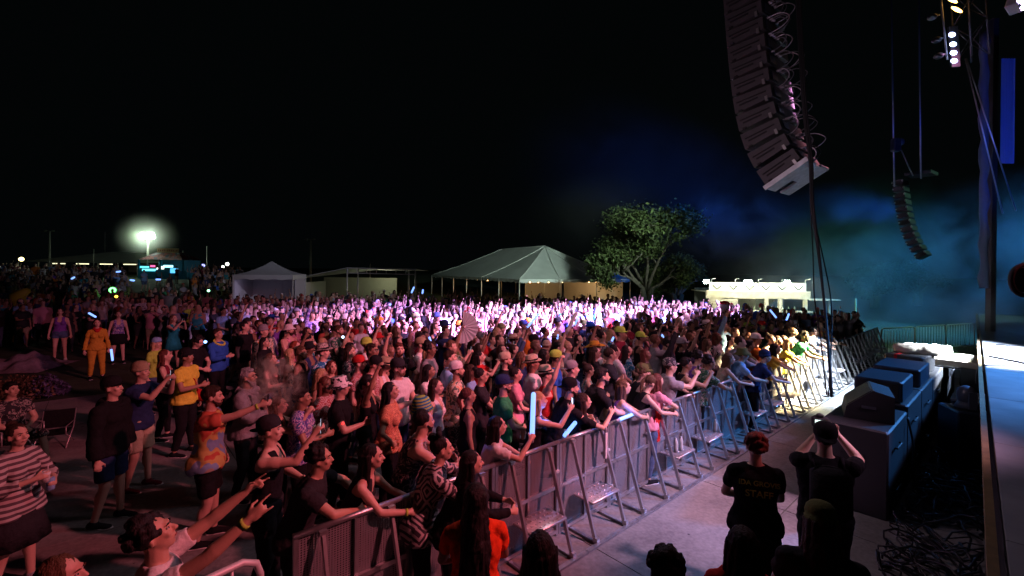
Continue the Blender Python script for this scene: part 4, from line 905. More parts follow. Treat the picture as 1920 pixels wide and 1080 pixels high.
# far line array
fa = empty('line_array', atd(1738, 478, 17.5), math.atan2(sd_.y, sd_.x)-.08); pt = Vector((0, 0, 0)); proto = None; fb_ = mat('far_array', (.03, .032, .035), .6)
for i, tl in enumerate([32, 27, 22, 18, 15, 12, 10, 9, 8, 7, 6, 6]):
    up = Vector((0, math.sin(R(tl)), math.cos(R(tl)))); top = pt+up*.27
    if proto is None:
        proto = empty('speaker_box'); m = MB(); m.box((.5, .2, -.13), (.7, .36, .19)); m.build('cabinet', fb_, proto); m = MB(); m.ell((.13, .02, -.1), (.035, .035, .05), n=8, k=5); m.build('hinge', LAM, proto); m = MB(); m.ell((.13, .36, -.12), (.03, .03, .03), n=8, k=5); m.build('hinge', LAM, proto); o = proto
    else: o = copy_tree(proto)
    o.location = top; o.rotation_euler = (-R(tl), 0, 0); o.parent = fa; pt = top
tag(fa, 'small line array hanging far across the stage in blue haze', 'speaker')
m = MB(); m.box((.4, .3, pt.z+.10), (.9, .8, .12)); m.build('fly_frame', LAD, fa)
STEEL = mat('steel_wire', (.35, .38, .42), .35, .8)
for (px0, px1, yb, lb) in ((1670, 1677, 350, 'left wire rope hanging above the far line array'), (1722, 1727, 335, 'right wire rope holding up the far line array')):
    a, b = atd(px0, -60, 17.3), atd(px1, yb, 17.3); m = MB(); m.tube([a, b], .028, 6); tag(m.build('wire_rope', STEEL, None, True), lb, 'rope')
o = empty('chain_hoist', atd(1682, 272, 17.2), 0, 'small chain hoist on the left wire rope above the far line array', 'hoist'); m = MB(); m.box((-.05, 0, 0), (.28, .25, .5), bev=.04); m.build('motor', BLUEB, o); m = MB(); m.ell((.12, 0, .12), (.14, .12, .14)); m.build('hook_block', STEEL, o, True)
m = MB(); m.tube([atd(1690, 282, 17.2), atd(1712, 330, 17.3)], .02, 6); tag(m.build('chain', STEEL, None, True), 'slanting chain between the hoist and the far line array', 'chain')

# ---------------------------------------------------------------- stage right: truss, lamps, curtain
def truss(p, q, w, n, mt, name='truss', lb=None, r=.03, parent=None):
    p, q = np.array(p, float), np.array(q, float); Fm = frame(q-p); L = np.linalg.norm(q-p); m = MB(); C = [p+Fm[:, 0]*a*w/2+Fm[:, 1]*b*w/2 for a, b in ((1, 1), (-1, 1), (-1, -1), (1, -1))]; d = (q-p)
    for c in C: m.tube([c, c+d], r, 7)
    for i in range(n):
        for k in range(4): a, b = C[k], C[(k+1) % 4]; (a, b) = (a, b) if (i+k) % 2 else (b, a); m.tube([a+d*i/n, b+d*(i+1)/n], r*.55, 5)
    o = m.build(name, mt, parent, True)
    if lb: tag(o, lb, 'truss')
    return o
TR = mat('truss_black', (.05, .05, .055), .5, .5)
lt = empty('light_tower', (0, 0, 0)); tag(lt, 'hanging lighting truss with white blue and amber lamps at the upper right', 'truss')
A, Bq = atd(1758, -60, 11.), atd(1776, 112, 11.); m = MB(); m.tube([A, Bq], .02, 8); m.build('pipe', ALUD, lt, True)
truss(atd(1812, -60, 11.2), atd(1822, 110, 11.2), .42, 5, TR, 'truss_frame', None, .022, lt)
glow('lamp_white', (.45, .55, 1.), 14); glow('lamp_amber', (1., .5, .12), 14)
for px, py, k in ((1785, 65, 'w'), (1787, 83, 'w'), (1788, 99, 'w'), (1789, 114, 'w'), (1785, 0, 'a'), (1794, 18, 'a')):
    c = atd(px, py, 10.9); m = MB(); cv = nrm(np.array([0, 0, 3.2])-np.array(c)); Fm = frame(cv)
    rr = rotz(.0); m.ell(c, (.065, .05, .02), Fm@rotz(R(-35 if k == 'w' else 40)) if k == 'w' else Fm@rotz(R(45)), 16, 6) if k == 'w' else m.ell(c, (.13, .035, .02), Fm@rotz(R(135)), 16, 6)
    m.build('lens', MATS['lamp_white' if k == 'w' else 'lamp_amber'], lt, True)
m = MB()
for py in (82,): m.bar(atd(1786, 50, 10.98), atd(1791, 126, 10.98), .20, .06, up=(0, 1, 0))
m.build('lamp_housing', TR, lt)
for px, py in ((1748, 32), (1756, 75), (1760, 105)):
    c = atd(px, py, 11.0); o = MB(); o.ell(c, (.10, .10, .07)); o.tube([c+Vector((.08, 0, .03)), atd(px+14, py-4, 11.)], .02, 6); o.build('small_lamp', BLUEB, lt, True)
CO = mat('truss_sleeve', (.05, .07, .12), .8, bump=(8, .8))
m = MB(); P = [atd(1845, y, 13.2) for y in range(60, 560, 20)]; m.tube([p+Vector((.03*math.sin(i*2.1), 0, 0)) for i, p in enumerate(P)], [.10+.02*math.sin(i*1.7) for i in range(len(P))], 14); tag(m.build('stage_column', CO, None, True), 'fabric wrapped stage column glowing blue at right', 'column')
m = MB(); m.box(atd(1860, 330, 13.8)-Vector((0, 0, 0)), (.16, .16, 9.5)); tag(m.build('stage_column', TR, None), 'black stage column just right of the wrapped one', 'column')
m = MB(); p = atd(1889, 208, 13.0); v = []; n = 16
for k in range(n+1): v += [(p.x-.19+.38*k/n, p.y+.02*math.sin(k*1.9), p.z-1.5), (p.x-.19+.38*k/n, p.y+.02*math.sin(k*1.9), p.z+1.5)]
nv = len(v); v += [(a, b+.01, c) for a, b, c in v]
m.add(v, [(2*k, 2*k+2, 2*k+3, 2*k+1) for k in range(n)]+[(nv+2*k, nv+2*k+1, nv+2*k+3, nv+2*k+2) for k in range(n)]); tag(m.build('hanging_banner', mat('banner_cloth', (.16, .20, .42), .8), None, True), 'plain vertical banner lit blue at the right edge', 'banner')
for (x0, y0, x1, y1, lb) in ((1810, 110, 1880, 400, 'left slanting guy wire below the lighting truss'), (1812, 110, 1905, 395, 'right slanting guy wire below the lighting truss')):
    m = MB(); m.tube([atd(x0, y0, 11.2), atd(x1, y1, 12.6)], .016, 6); tag(m.build('guy_wire', STEEL, None, True), lb, 'wire')
o = empty('floodlight', atd(1903, 10, 9.), 0, 'grey floodlight cut off by the upper right corner', 'lamp'); m = MB(); m.box((0, 0, 0), (.26, .2, .22), rotz(.4)@roty(.5), bev=.02); m.build('housing', mat('flood_grey', (.5, .52, .53), .5), o); m = MB(); m.ell((-.02, -.12, -.03), (.06, .03, .06)); m.build('lens', mat('lens_dark', (.1, .1, .1), .2), o, True)
o = empty('stage_lamp', atd(1922, 525, 3.4), 0, 'round black lamp ring cut off by the right edge', 'lamp'); m = MB(); m.tube([(.105*math.cos(t), 0, .115*math.sin(t)) for t in np.linspace(0, 2*math.pi, 25)], .018, 8); m.build('ring', GRL, o, True); m = MB(); m.ell((0, .03, 0), (.09, .02, .10), n=18); m.build('lens', mat('lens_grey', (.08, .10, .10), .25), o, True); m = MB(); m.bar((.05, .02, -.1), (.2, .02, -1.68), .03, .03); m.build('stand', GRL, o)
truss(de(17, 4.5, 1.5), de(17, 4.5, 9.5), .5, 12, TR, 'stage_tower', 'dark truss tower far back on the right of the stage')

# ---------------------------------------------------------------- background
VIN = mat('tent_vinyl', (.52, .55, .53), .5, bump=(2.5, .35), var=.10, vs=.8)
VINS = mat('tent_wall', (.50, .48, .42), .7, bump=(2, .3))
POLE = mat('tent_pole', (.62, .62, .58), .45, .3)
def big_tent():
    Nc = Vector((.6, 36, 0)); a = Vector((1, .54, 0)).normalized(); b = Vector((-.54, 1, 0)).normalized(); Wd, Ln, He, Hp = 11.6, 21.6, 2.4, 5.45
    r = empty('big_tent', (0, 0, 0)); tag(r, 'large grey white marquee tent with peaked roof and string lights behind the crowd', 'tent')
    def P(u_, v_, z): return Nc+a*u_+b*v_+Vector((0, 0, z))
    m = MB(); n = 10
    A1, A2 = (Wd/2, 5.4, Hp), (Wd/2, 14.5, Hp+.0)
    def quad(p, q, s, t, sag=.28, nn=12):        # p,q eave ; s,t top
        v = []; f = []
        for i in range(nn+1):
            for j in range(nn+1):
                x, y = i/nn, j/nn; e = Vector(p).lerp(Vector(q), x); tt = Vector(s).lerp(Vector(t), x); c = e.lerp(tt, y); w = P(*c); w.z -= sag*math.sin(math.pi*y)*(.4+.6*math.sin(math.pi*min(1, max(0, x)))) + .03*math.sin(x*math.pi*6)*(1-y)
                v.append(w)
        for i in range(nn):
            for j in range(nn): k = i*(nn+1)+j; f.append((k, k+nn+1, k+nn+2, k+1))
        m.add(v, f)
    quad((0, 0, He), (Wd, 0, He), A1, A1); quad((0, Ln, He), (0, 0, He), A2, A1); quad((Wd, 0, He), (Wd, Ln, He), A1, A2); quad((Wd, Ln, He), (0, Ln, He), A2, A2)
    m.build('roof', VIN, r, True)
    m = MB()
    for p, q in (((.5, 0), None),): pass
    for e0, e1 in (((0, 0, He), A1), ((Wd, 0, He), A1), ((0, Ln, He), A2), (A1, A2), ((0, 7.2, He), A1), ((3.9, 0, He), A1), ((7.7, 0, He), A1)):
        s, t = Vector(e0), Vector(e1); pts = []
        for i in range(9): w = P(*s.lerp(t, i/8)); w.z += .03-.25*math.sin(math.pi*i/8)*(0 if e0 is A1 else 1)*.55; pts.append(w)
        m.tube(pts, .035, 6)
    m.build('seams', mat('tent_seam', (.66, .68, .66), .5), r, True)
    m = MB()
    def val(p, q, nn):
        v = []
        for i in range(nn*6+1):
            x = i/(nn*6); c = Vector(p).lerp(Vector(q), x); w = P(c.x, c.y, He+.02); w2 = P(c.x, c.y, He-.20-.07*abs(math.sin(math.pi*i/6))); w2 += (a*math.sin(i*1.3)+b*math.cos(i*1.1))*.02; v += [w, w2]
        m.add(v, [(2*k, 2*k+1, 2*k+3, 2*k+2) for k in range(nn*6)])
    val((-.02, -.02), (Wd, -.02), 12); val((-.02, Ln), (-.02, -.02), 22); val((Wd, 0), (Wd, Ln), 22); m.build('valance', mat('valance', (.66, .68, .66), .55), r, True)
    for u_, v_ in [(0, 0), (3.9, 0), (7.7, 0), (Wd, 0), (0, 3.6), (0, 7.2), (0, 10.8), (0, 14.4), (0, 18), (0, Ln), (Wd, 7.2), (Wd, 14.4), (Wd, Ln), (Wd/2, 5.4), (Wd/2, 14.5)]:
        m = MB(); m.tube([P(u_, v_, -.02), P(u_, v_, He if u_ != Wd/2 else Hp-.05)], .045, 8); m.build('pole', POLE, r, True)
    m = MB(); m.bar(P(2.6, 11.5, 1.2), P(11.3, 11.5, 1.2), .05, 2.2, up=(0, 1, 0)); m.v[-1] = m.v[-1]
    m = MB(); q0, q1 = P(6.6, 10.5, 0), P(11.3, 10.5, 0); m.box(((q0+q1)/2)+Vector((0, 0, 1.15)), ((q1-q0).length, .06, 2.25), rotz(math.atan2(a.y, a.x))); m.build('side_wall', VINS, r)
    m = MB(); q0, q1 = P(Wd-.35, .6, 0), P(Wd-.35, 10, 0); m.box(((q0+q1)/2)+Vector((0, 0, 1.15)), (.05, (q1-q0).length, 2.25), rotz(math.atan2(a.y, a.x))); m.build('side_wall', VINS, r)
    # string light bulbs
    g = glow('bulb_warm', (1., .55, .2), 22); k = 0
    for u_, v_ in [(.4, 1.1), (.4, 3.1), (.4, 5.4), (.4, 6.1), (.4, 6.7), (.4, 9), (1.2, .4), (2.0, .4), (3.0, .4), (4.4, .4), (5.7, .4), (6.6, .4), (7.2, .4), (8.0, .4), (8.9, .4)]:
        w = P(u_, v_, He-.22); m = MB(); m.ell(w, (.05, .05, .06), n=8, k=6); m.build('bulb', g, r, True)
    m = MB(); m.tube([P(.4, v_*.9, He-.12) for v_ in range(0, 24)], .012, 5); m.tube([P(u_, .4, He-.12) for u_ in range(0, 11)], .012, 5); m.build('light_string', mat('cable_black', (.01, .01, .01)), r, True)
    return P
TP = big_tent()
def small_tent():
    c = atd(500, 570, 25); r = empty('pop_up_tent', (c.x, 25.5, 0), R(12), 'small white pop up tent with a pyramid roof left of centre', 'tent'); w = 1.45; He = 2.75; m = MB(); v = []; n = 8
    E = [(-w, -w), (w, -w), (w, w), (-w, w)]
    for s in range(4):
        p, q = np.array([*E[s], He-.0]), np.array([*E[(s+1) % 4], He-.0]); tp = np.array([0, 0, He+.75]); vv = []
        for i in range(n+1):
            for j in range(n+1): x, y = i/n, j/n; e = p*(1-x)+q*x; z = e*(1-y)+tp*y; z = z-np.array([0, 0, .12*math.sin(math.pi*y)]); vv.append(z)
        m.add(vv, [(i*(n+1)+j, (i+1)*(n+1)+j, (i+1)*(n+1)+j+1, i*(n+1)+j+1) for i in range(n) for j in range(n)])
    m.build('roof', VIN, r, True); m = MB()
    for s in range(4):
        p, q = np.array([*E[s], 0]), np.array([*E[(s+1) % 4], 0]); vv = []
        for i in range(19): x = i/18; e = (p*(1-x)+q*x)*1.01; vv += [(e[0], e[1], He+.01), (e[0], e[1], He-.24-.03*math.sin(i*1.4))]
        m.add(vv, [(2*k, 2*k+1, 2*k+3, 2*k+2) for k in range(18)])
    m.build('valance', VIN, r, True)
    for x, y in E: m = MB(); m.box((x, y, He/2), (.06, .06, He)); m.build('leg', POLE, r)
    wl = mat('white_side', (.50, .48, .50), .75, bump=(3, .5))
    m = MB(); m.box((0, w-.04, He/2-.1), (2*w-.1, .02, He-.25)); m.build('back_wall', wl, r)
    m = MB(); m.box((-w+.04, 0, He/2-.1), (.02, 2*w-.1, He-.25)); m.build('side_wall', wl, r); m = MB(); m.box((w-.04, .3, He/2-.1), (.02, 2*w-.7, He-.25)); m.build('side_wall', wl, r)
small_tent()
def frame_tent():
    r = empty('frame_tent', (0, 0, 0)); tag(r, 'open white frame tent with flat canopy between the small tent and the marquee', 'tent')
    x0, x1 = atd(655, 520, 31).x, atd(781, 520, 31).x; y0, y1 = 30.6, 36.5; zf = 3.15; m = MB()
    for z in (zf, zf-.32): m.bar((x0, y0, z), (x1, y0, z-.05), .09, .07)
    for x in np.linspace(x0, x1, 8): m.bar((x, y0, zf), (x, y0, zf-.32), .05, .05, up=(0, 1, 0))
    m.build('front_beam', POLE, r)
    for x in (x0, x0+.55, x1-.55, x1): m = MB(); m.tube([(x, y0+(0 if x in (x0, x1) else .5), 0), (x, y0+(0 if x in (x0, x1) else .5), zf)], .055, 8); m.build('pole', POLE, r, True)
    m = MB(); xl = atd(606, 520, 36).x; m.add([(x0, y0, zf+.05), (x1, y0, zf+.02), (x1, y1, zf-.1), (x0, y1, zf-.1), (xl, y1, zf-.55), (xl, y0+.2, zf-.75)]+[(x0, y0, zf-.0), (x1, y0, zf-.03), (x1, y1, zf-.15), (x0, y1, zf-.15), (xl, y1, zf-.6), (xl, y0+.2, zf-.8)], [(0, 1, 2, 3), (0, 3, 4, 5), (9, 8, 7, 6), (11, 10, 9, 6), (5, 11, 6, 0), (0, 6, 7, 1)]); m.build('canopy', VIN, r)
    m = MB(); m.box(((xl+x1)/2-1.4, y1-.1, 1.25), (x1-xl-2.6, .04, 2.3)); m.build('back_wall', mat('canvas_cream', (.5, .48, .38), .8, bump=(2, .4)), r)
    m = MB(); m.box((xl+.1, (y0+y1)/2, 1.1), (.04, y1-y0-.6, 2.0)); m.build('side_wall', VINS, r)
    t = empty('folding_table', ((x0+x1)/2+1.6, y0+1.6, 0), 0, 'table with a white cloth inside the open frame tent', 'table'); m = MB(); m.box((0, 0, .88), (2.9, .8, .03)); m.box((0, -.4, .48), (2.9, .02, .8)); m.build('tablecloth', cm('white'), t); m = MB(); m.box((-1.3, .3, .43), (.05, .05, .86)); m.box((1.3, .3, .43), (.05, .05, .86)); m.build('legs', POLE, t)
frame_tent()
def far_tent():
    y = 62; x0, x1 = atd(35, 480, y).x, atd(258, 480, y).x; z0 = ground_z(-50, y)+1.75; r = empty('far_tent', (0, 0, 0)); tag(r, 'long green tinted marquee roof far away behind the left crowd', 'tent')
    xm = atd(148, 480, y).x; zt = atd(148, 469, y).z; m = MB(); zb = atd(100, 491, y).z
    m.add([(x0, y, zb), (x1, y, zb), (x1, y+14, zb), (x0, y+14, zb), (xm-.8, y+6, zt), (xm+.8, y+8, zt)], [(0, 1, 5, 4), (1, 2, 5), (2, 3, 4, 5), (3, 0, 4)]); m.build('roof', VIN, r)
    m = MB()
    for k in range(7): x = x0+(x1-x0)*k/6; m.tube([(x, y, ground_z(x, y)), (x, y, zb)], .07, 6)
    m.build('poles', POLE, r, True)
    m = MB(); m.box(((x0+x1)/2+2, y+13.5, zb-.8), ((x1-x0)*.8, .05, 1.4)); m.build('back_wall', VINS, r)
    m = MB()
    for k in range(4): m.box((x0+4+k*3.3, y+1.5, zb-.22), (1.7, .12, .12))
    m.build('light_strip', glow('strip_warm', (.8, .75, .45), 2.2), r)
far_tent()
def booth():
    y = 48; g = ground_z(atd(300, 490, y).x, y); xl, xr = atd(259, 500, y).x, atd(342, 500, y).x; xc = (xl+xr)/2; ze = atd(300, 487, y).z; zr = atd(300, 472.5, y).z; r = empty('food_booth', (0, 0, 0)); tag(r, 'lit food booth with a red patterned roof and sign on top, far left', 'booth')
    w = (xr-xl)/2; m = MB(); hw = w*.5; m.add([(xc-w, y, ze), (xc+w, y, ze), (xc+w, y+3, ze), (xc-w, y+3, ze), (xc-hw, y+1, zr), (xc+hw, y+1, zr), (xc+hw, y+2, zr), (xc-hw, y+2, zr)], [(0, 1, 5, 4), (1, 2, 6, 5), (2, 3, 7, 6), (3, 0, 4, 7), (4, 5, 6, 7)]); m.build('roof', pattern('booth_roof', 'camo', [(.12, .02, .03), (.30, .05, .07), (.06, .05, .12), (.25, .22, .28)], 1.4), r)
    for x in (xc-w, xc, xc+w): m = MB(); m.box((x, y+.1, (g+ze)/2), (.14, .14, ze-g)); m.build('post', mat('booth_blue', (.03, .35, .5), .5), r)
    m = MB(); m.box((xc, y+.3, g+.45), (2*w, .5, .9)); m.build('counter', mat('booth_blue', (.03, .35, .5), .5), r)
    m = MB(); m.box((xc, y+2.8, (g+ze)/2), (2*w, .06, ze-g)); m.build('back_wall', mat('booth_back', (.05, .2, .26), .6), r)
    s = MB(); sw_ = (atd(321, 470, y).x-atd(280, 470, y).x); sz = atd(300, 469, y).z; s.box((xc+.05, y+1., sz), (sw_, .08, .42)); sg = s.build('sign', mat('sign_cream', (.75, .5, .32), .6), r)
    for i in range(11):
        s = MB(); s.box((xc+.05-sw_*.42+sw_*.084*i, y+.952, sz), (.10, .012, .20)) if i % 5 != 4 else s.box((xc+.05-sw_*.42+sw_*.084*i, y+.952, sz-.03), (.05, .012, .13)); s.build('letter', mat('letter_red', (.35, .08, .05), .6), sg)
    for i, (a, b, wd, hh, c, st) in enumerate(((-.72, 1.25, .9, .16, (.1, .8, 1), 5), (-.5, .95, 1.5, .22, (.15, .85, .95), 4), (-.35, 1.35, .5, .2, (1, .15, .4), 3), (.35, 1.35, 1.0, .25, (.3, .8, 1), 5), (.62, .9, .8, .5, (.1, .5, .9), 3), (.1, 1.2, .25, .3, (.9, .9, .8), 6), (-.12, .95, .2, .5, (.8, .95, .9), 5))):
        s = MB(); s.box((xc+a*w, y+.03, g+b), (wd, .04, hh)); s.build('lit_panel', glow('booth_glow%d' % i, c, st*.55), r)
booth()
LP = mat('lamp_pole', (.38, .40, .34), .6)
def lamp_post(px, ytop, ybase, y, lb, lit=False, two=True):
    b = atd(px, ybase, y); z0 = ground_z(b.x, y); zt = atd(px, ytop, y).z; r = empty('lamp_post', (b.x, y, z0), 0, lb, 'lamp post'); H_ = zt-z0; m = MB(); m.tube([(0, 0, 0), (0, 0, H_)], [.13, .08], 8); m.build('pole', LP, r, True)
    m = MB(); w = y*.010; m.tube([(-w, 0, H_), (w, 0, H_)], .05, 6); m.build('cross_arm', LP, r)
    for s in (-1, 1):
        m = MB(); m.box((s*w*.8, -.1, H_+(.1 if lit else .0)), (w*1.35 if lit else w*.7, .3, .62 if lit else .18), rotx(.3), bev=.08); m.build('lamp_head', glow('flood_white', (.85, 1., .82), 90) if lit else mat('lamp_head', (.45, .46, .42), .5), r)
    return r
lamp_post(93, 433, 490, 55, 'unlit lamp post with two heads, standing at the far left')
lamp_post(277, 444, 500, 50, 'lamp post with a blazing white floodlight above the food booth', True)
lamp_post(582, 449, 505, 42, 'unlit lamp post with a short cross arm behind the small tent')
for px, yt, yb, d, lb in ((197, 435, 480, 75, 'thin bare pole far behind the long marquee'), (176, 467, 490, 60, 'thin pole in front of the long marquee roof'), (343, 470, 500, 50, 'thin pole just right of the food booth'), (388, 462, 500, 55, 'thin pole between the food booth and the small tent'), (694, 494, 512, 44, 'thin pole rising behind the open frame tent'), (1605, 560, 610, 24, 'thin pole at the end of the front row beside the lawn')):
    b, t = atd(px, yb, d), atd(px, yt, d); m = MB(); g = ground_z(b.x, d); m.tube([(b.x, d, g), (t.x, d, t.z)], .05, 6); o = m.build('pole', LP, None, True); tag(o, lb, 'pole')
def bar_hut():
    y = 26.5; xl, xr = atd(1330, 560, y).x, atd(1512, 560, y).x; r = empty('bar_hut', (0, 0, 0)); tag(r, 'brightly lit wooden bar hut with a sign band and rooftop floodlights behind the right crowd', 'bar')
    wd = mat('bar_wood', (.46, .42, .32), .7, var=.2, vs=3); zt, zs, zw = atd(1420, 530, y).z, atd(1420, 546, y).z, atd(1420, 560, y).z
    m = MB(); m.box(((xl+xr)/2, y, (zs+zw)/2), (xr-xl+.4, .10, zs-zw))
    for k in range(4): m.box(((xl+xr)/2, y-.056, zw+.03+(zs-zw)*(k+.5)/4), (xr-xl+.4, .012, .08))
    m.build('fascia', wd, r)
    m = MB(); x2 = atd(1383, 560, y).x; zz = zw
    for k in range(9): m.box(((xl+x2)/2, y+.02, (k+.5)*zz/9), (x2-xl, .06, zz/9-.02))
    m.build('plank_wall', wd, r)
    m = MB(); m.box(((xl+xr)/2, y+.06, (zt+zs)/2), (xr-xl, .06, zt-zs)); sg = m.build('sign_band', mat('sign_white', (.8, .8, .74), .6), r)
    r_ = random.Random(2)
    for k in range(6):
        c = xl+(xr-xl)*(.08+.168*k); s = MB()
        s.bar((c-.25, y+.02, zt-.18), (c, y+.02, zs+.08), .08, .02, up=(0, 1, 0)); s.bar((c+.25, y+.02, zt-.18), (c, y+.02, zs+.08), .08, .02, up=(0, 1, 0)); s.build('letter', mat('sign_grey', (.05, .06, .05), .6), sg)
    for k in range(5):
        x = xl+(xr-xl)*(.02+.24*k); m = MB(); m.tube([(x, y-.05, zt-.3), (x, y-.05, zt+.18), (x+.0, y-.5, zt+.24)], .025, 6); m.build('lamp_arm', POLE, r, True)
    for x in (atd(1326, 528, y-1).x, xl+1.7, atd(1407, 529, y-1).x, atd(1478, 528, y-1).x):
        m = MB(); m.box((x, y-.9, zt+.05), (.26, .14, .16), rotx(-.6)); m.build('floodlight', glow('flood_bar', (.9, 1., .85), 120 if abs(x-xl-1.7) > .01 else 30), r)
    for x in (atd(1436, 580, y).x, atd(1462, 580, y).x, atd(1509, 580, y).x): m = MB(); m.box((x, y-.02, zw/2), (.2, .14, zw)); m.build('post', wd, r)
    m = MB(); m.box(((x2+xr)/2, y-.3, .95), (xr-x2, .6, .08)); m.build('counter', wd, r)
    m = MB(); m.box(((xl+xr)/2, y+2.2, 1.1), (xr-xl, .06, 2.2)); m.build('back_wall', mat('bar_back', (.10, .11, .09), .8), r)
    m = MB(); m.box(((xl+xr)/2, y+1.1, zs-.05), (xr-xl+.3, 2.4, .06)); m.build('roof', wd, r)
    m = MB(); m.box((atd(1540, 570, y).x, y+.3, zw-.02), (1.8, 1.2, .06)); m.box((atd(1562, 570, y).x, y+.3, zw/2), (.08, .08, zw)); m.build('side_awning', wd, r)
    m = MB(); m.box((x2+.75, y+.9, 1.35), (1.5, .05, 1.1)); m.build('menu_board', mat('board_white', (.75, .75, .68), .6), r)
    for k in range(10): m = MB(); xx = x2+.15+k*.33; m.tube([(xx, y-.3, .99), (xx, y-.3, 1.13), (xx, y-.3, 1.17), (xx, y-.3, 1.25)], [.035, .035, .014, .014], 7); m.build('bottle', mat('bottle_glass', (.25, .3, .2), .2), r, True)
    return xl, xr, y, zt
BAR = bar_hut()
def tree(name, base, H_, W_, lb, seed=3, leaves=9000, col_=(.045, .085, .02), shape=None):
    r_ = random.Random(seed); rn = np.random.default_rng(seed); root = empty(name, base, 0, lb, 'tree'); bark = mat('bark', (.085, .075, .06), .9, bump=(10, .9), var=.3, vs=5); m = MB(); tips = []
    for s, lean in ((-.10, -.25), (.16, .18)):
        m.tube([(s, 0, -.1), (s*1.3, 0, H_*.12), (s*2+lean*.5, 0, H_*.26)], [.30, .24, .2], 9)
    def grow(p, d, L, r0, dep):
        pts = [p]; q = np.array(p); dd = nrm(d)
        for i in range(4): dd = nrm(dd+rn.normal(size=3)*.13+np.array([0, 0, .03])); q = q+dd*L/4; pts.append(q)
        m.tube(pts, [r0*(1-.14*i) for i in range(5)], 6)
        if dep == 0: tips.append((pts[-1], L)); tips.append((pts[2], L)); return
        for k in range(3 if dep > 1 else 4): nd = nrm(dd*.9+rn.normal(size=3)*.55+np.array([0, 0, .12])); grow(pts[-1] if k else pts[3], nd, L*.66, r0*.52, dep-1)
    for d, L in shape: grow(np.array([d[0]*.3, d[1]*.2, H_*.24]), d, L, .15, 3)
    m.build('trunk', bark, root, True)
    C = np.array([t[0] for t in tips]); Ls = np.array([t[1] for t in tips]); k = rn.integers(0, len(C), leaves); p = C[k]+rn.normal(size=(leaves, 3))*(Ls[k]*.36+.10)[:, None]*[1, 1, .8]
    clump = wob(p, 2.2, seed)+.4*wob(p, 5.5, seed+1); keep = clump > -.3; p = p[keep]; clump = clump[keep]; n = len(p)
    a = rn.normal(size=(n, 3)); a /= np.linalg.norm(a, axis=1)[:, None]; b = np.cross(a, rn.normal(size=(n, 3))); b /= np.linalg.norm(b, axis=1)[:, None]; s = rn.uniform(.07, .15, n)[:, None]
    v = np.stack([p-a*s, p-b*s*.55, p+a*s, p+b*s*.55], 1).reshape(-1, 3); q = np.arange(4*n).reshape(-1, 4)
    ms = [mat('leaf_%s_%d' % (name, i), tuple(c*f for c in col_), .7, spec=.3) for i, f in enumerate((.6, 1., 1.6))]
    link('crown', from_faces('crown', v, q, ms, False, rn.integers(0, 3, n)), root); return root
tb = atd(1212, 560, 34); tree('tree', (tb.x, 34, 0), 7.6, 8, 'big leafy tree with a forked trunk between the marquee and the bar', 3, 44000, (.040, .060, .018),
     shape=[((-.9, 0, .45), 2.4), ((-.7, .2, .85), 2.2), ((.02, 0, 1.), 3.1), ((.22, -.3, 1.1), 2.7), ((.85, .1, .45), 2.0), ((.05, .4, 1.), 2.4)])
for i, (px, w, lb) in enumerate(((1640, 1, 'dark tree in the haze beyond the lawn, nearest the bar hut'), (1720, 1, 'dark bushy tree in the blue haze beyond the lawn'), (1270, 1, 'dark low tree just right of the forked tree'))):
    d = (42, 46, 38)[i]; tree('dark_tree', (atd(px, 560, d).x, d, 0), 5, 5, lb, 20+i, 5000, (.02, .035, .015), shape=[((-.6, 0, .5), 1.3), ((0, 0, 1), 1.4), ((.6, .2, .6), 1.3), ((.1, -.4, .7), 1.2)])
# ---------------------------------------------------------------- the audience
AUD = 'people in the audience'
POSES['skyfwd'] = dict(L=(-.16, .50, 1.72), R=(.28, .50, 1.74), pl=(-.8, 0, -.6), pr=(.8, 0, -.6))
POSES['camera'] = dict(L=(-.02, .30, 1.55), R=(.17, .34, 1.58), pl=(-.6, .1, -1), pr=(.9, .1, -.9))
PLACED = []
def hp(px, py, h):
    x, y = unroll(px, py); d = F*(CAM_H-h)/y; return Vector((x/F*d, d, 0))
def prop_phone(J, i, lb, lit=True):
    p, d, w, pn = grip(J, i); M = J['M'].to_3x3(); fwd = (M@Vector((0, 1, 0))).normalized(); up = Vector((0, 0, 1)); up = (up-fwd*up.dot(fwd)).normalized(); x = fwd.cross(up)
    Rm = Matrix((x, fwd, up)).transposed(); r = empty('phone', p+up*.035+fwd*.012); r.rotation_euler = Rm.to_euler(); tag(r, lb, 'phone', 'phones held up by the audience')
    m = MB(); m.box((0, 0, 0), (.074, .009, .15), bev=.004); m.build('case', mat('phone_case', (.02, .02, .022), .3), r)
    m = MB(); m.box((0, -.0055, 0), (.066, .002, .138)); m.build('screen', glow('phone_screen', (.75, .8, 1.), 1.6) if lit else mat('phone_case', (.02, .02, .02)), r)
def prop_cup(J, i, lb, c='white'):
    p, d, w, pn = grip(J, i); r = empty('cup', p+Vector((0, 0, -.02)), 0, lb, 'cup', 'cups held by the audience'); m = MB(); m.lathe([(.0001, -.045), (.028, -.045), (.038, .055), (.036, .055), (.027, -.04), (.0001, -.04)], 14); m.build('cup_body', cm(c), r, True); m = MB(); m.tube([(.01, 0, -.03), (.025, 0, .12)], .004, 6); m.build('straw', cm('white'), r)
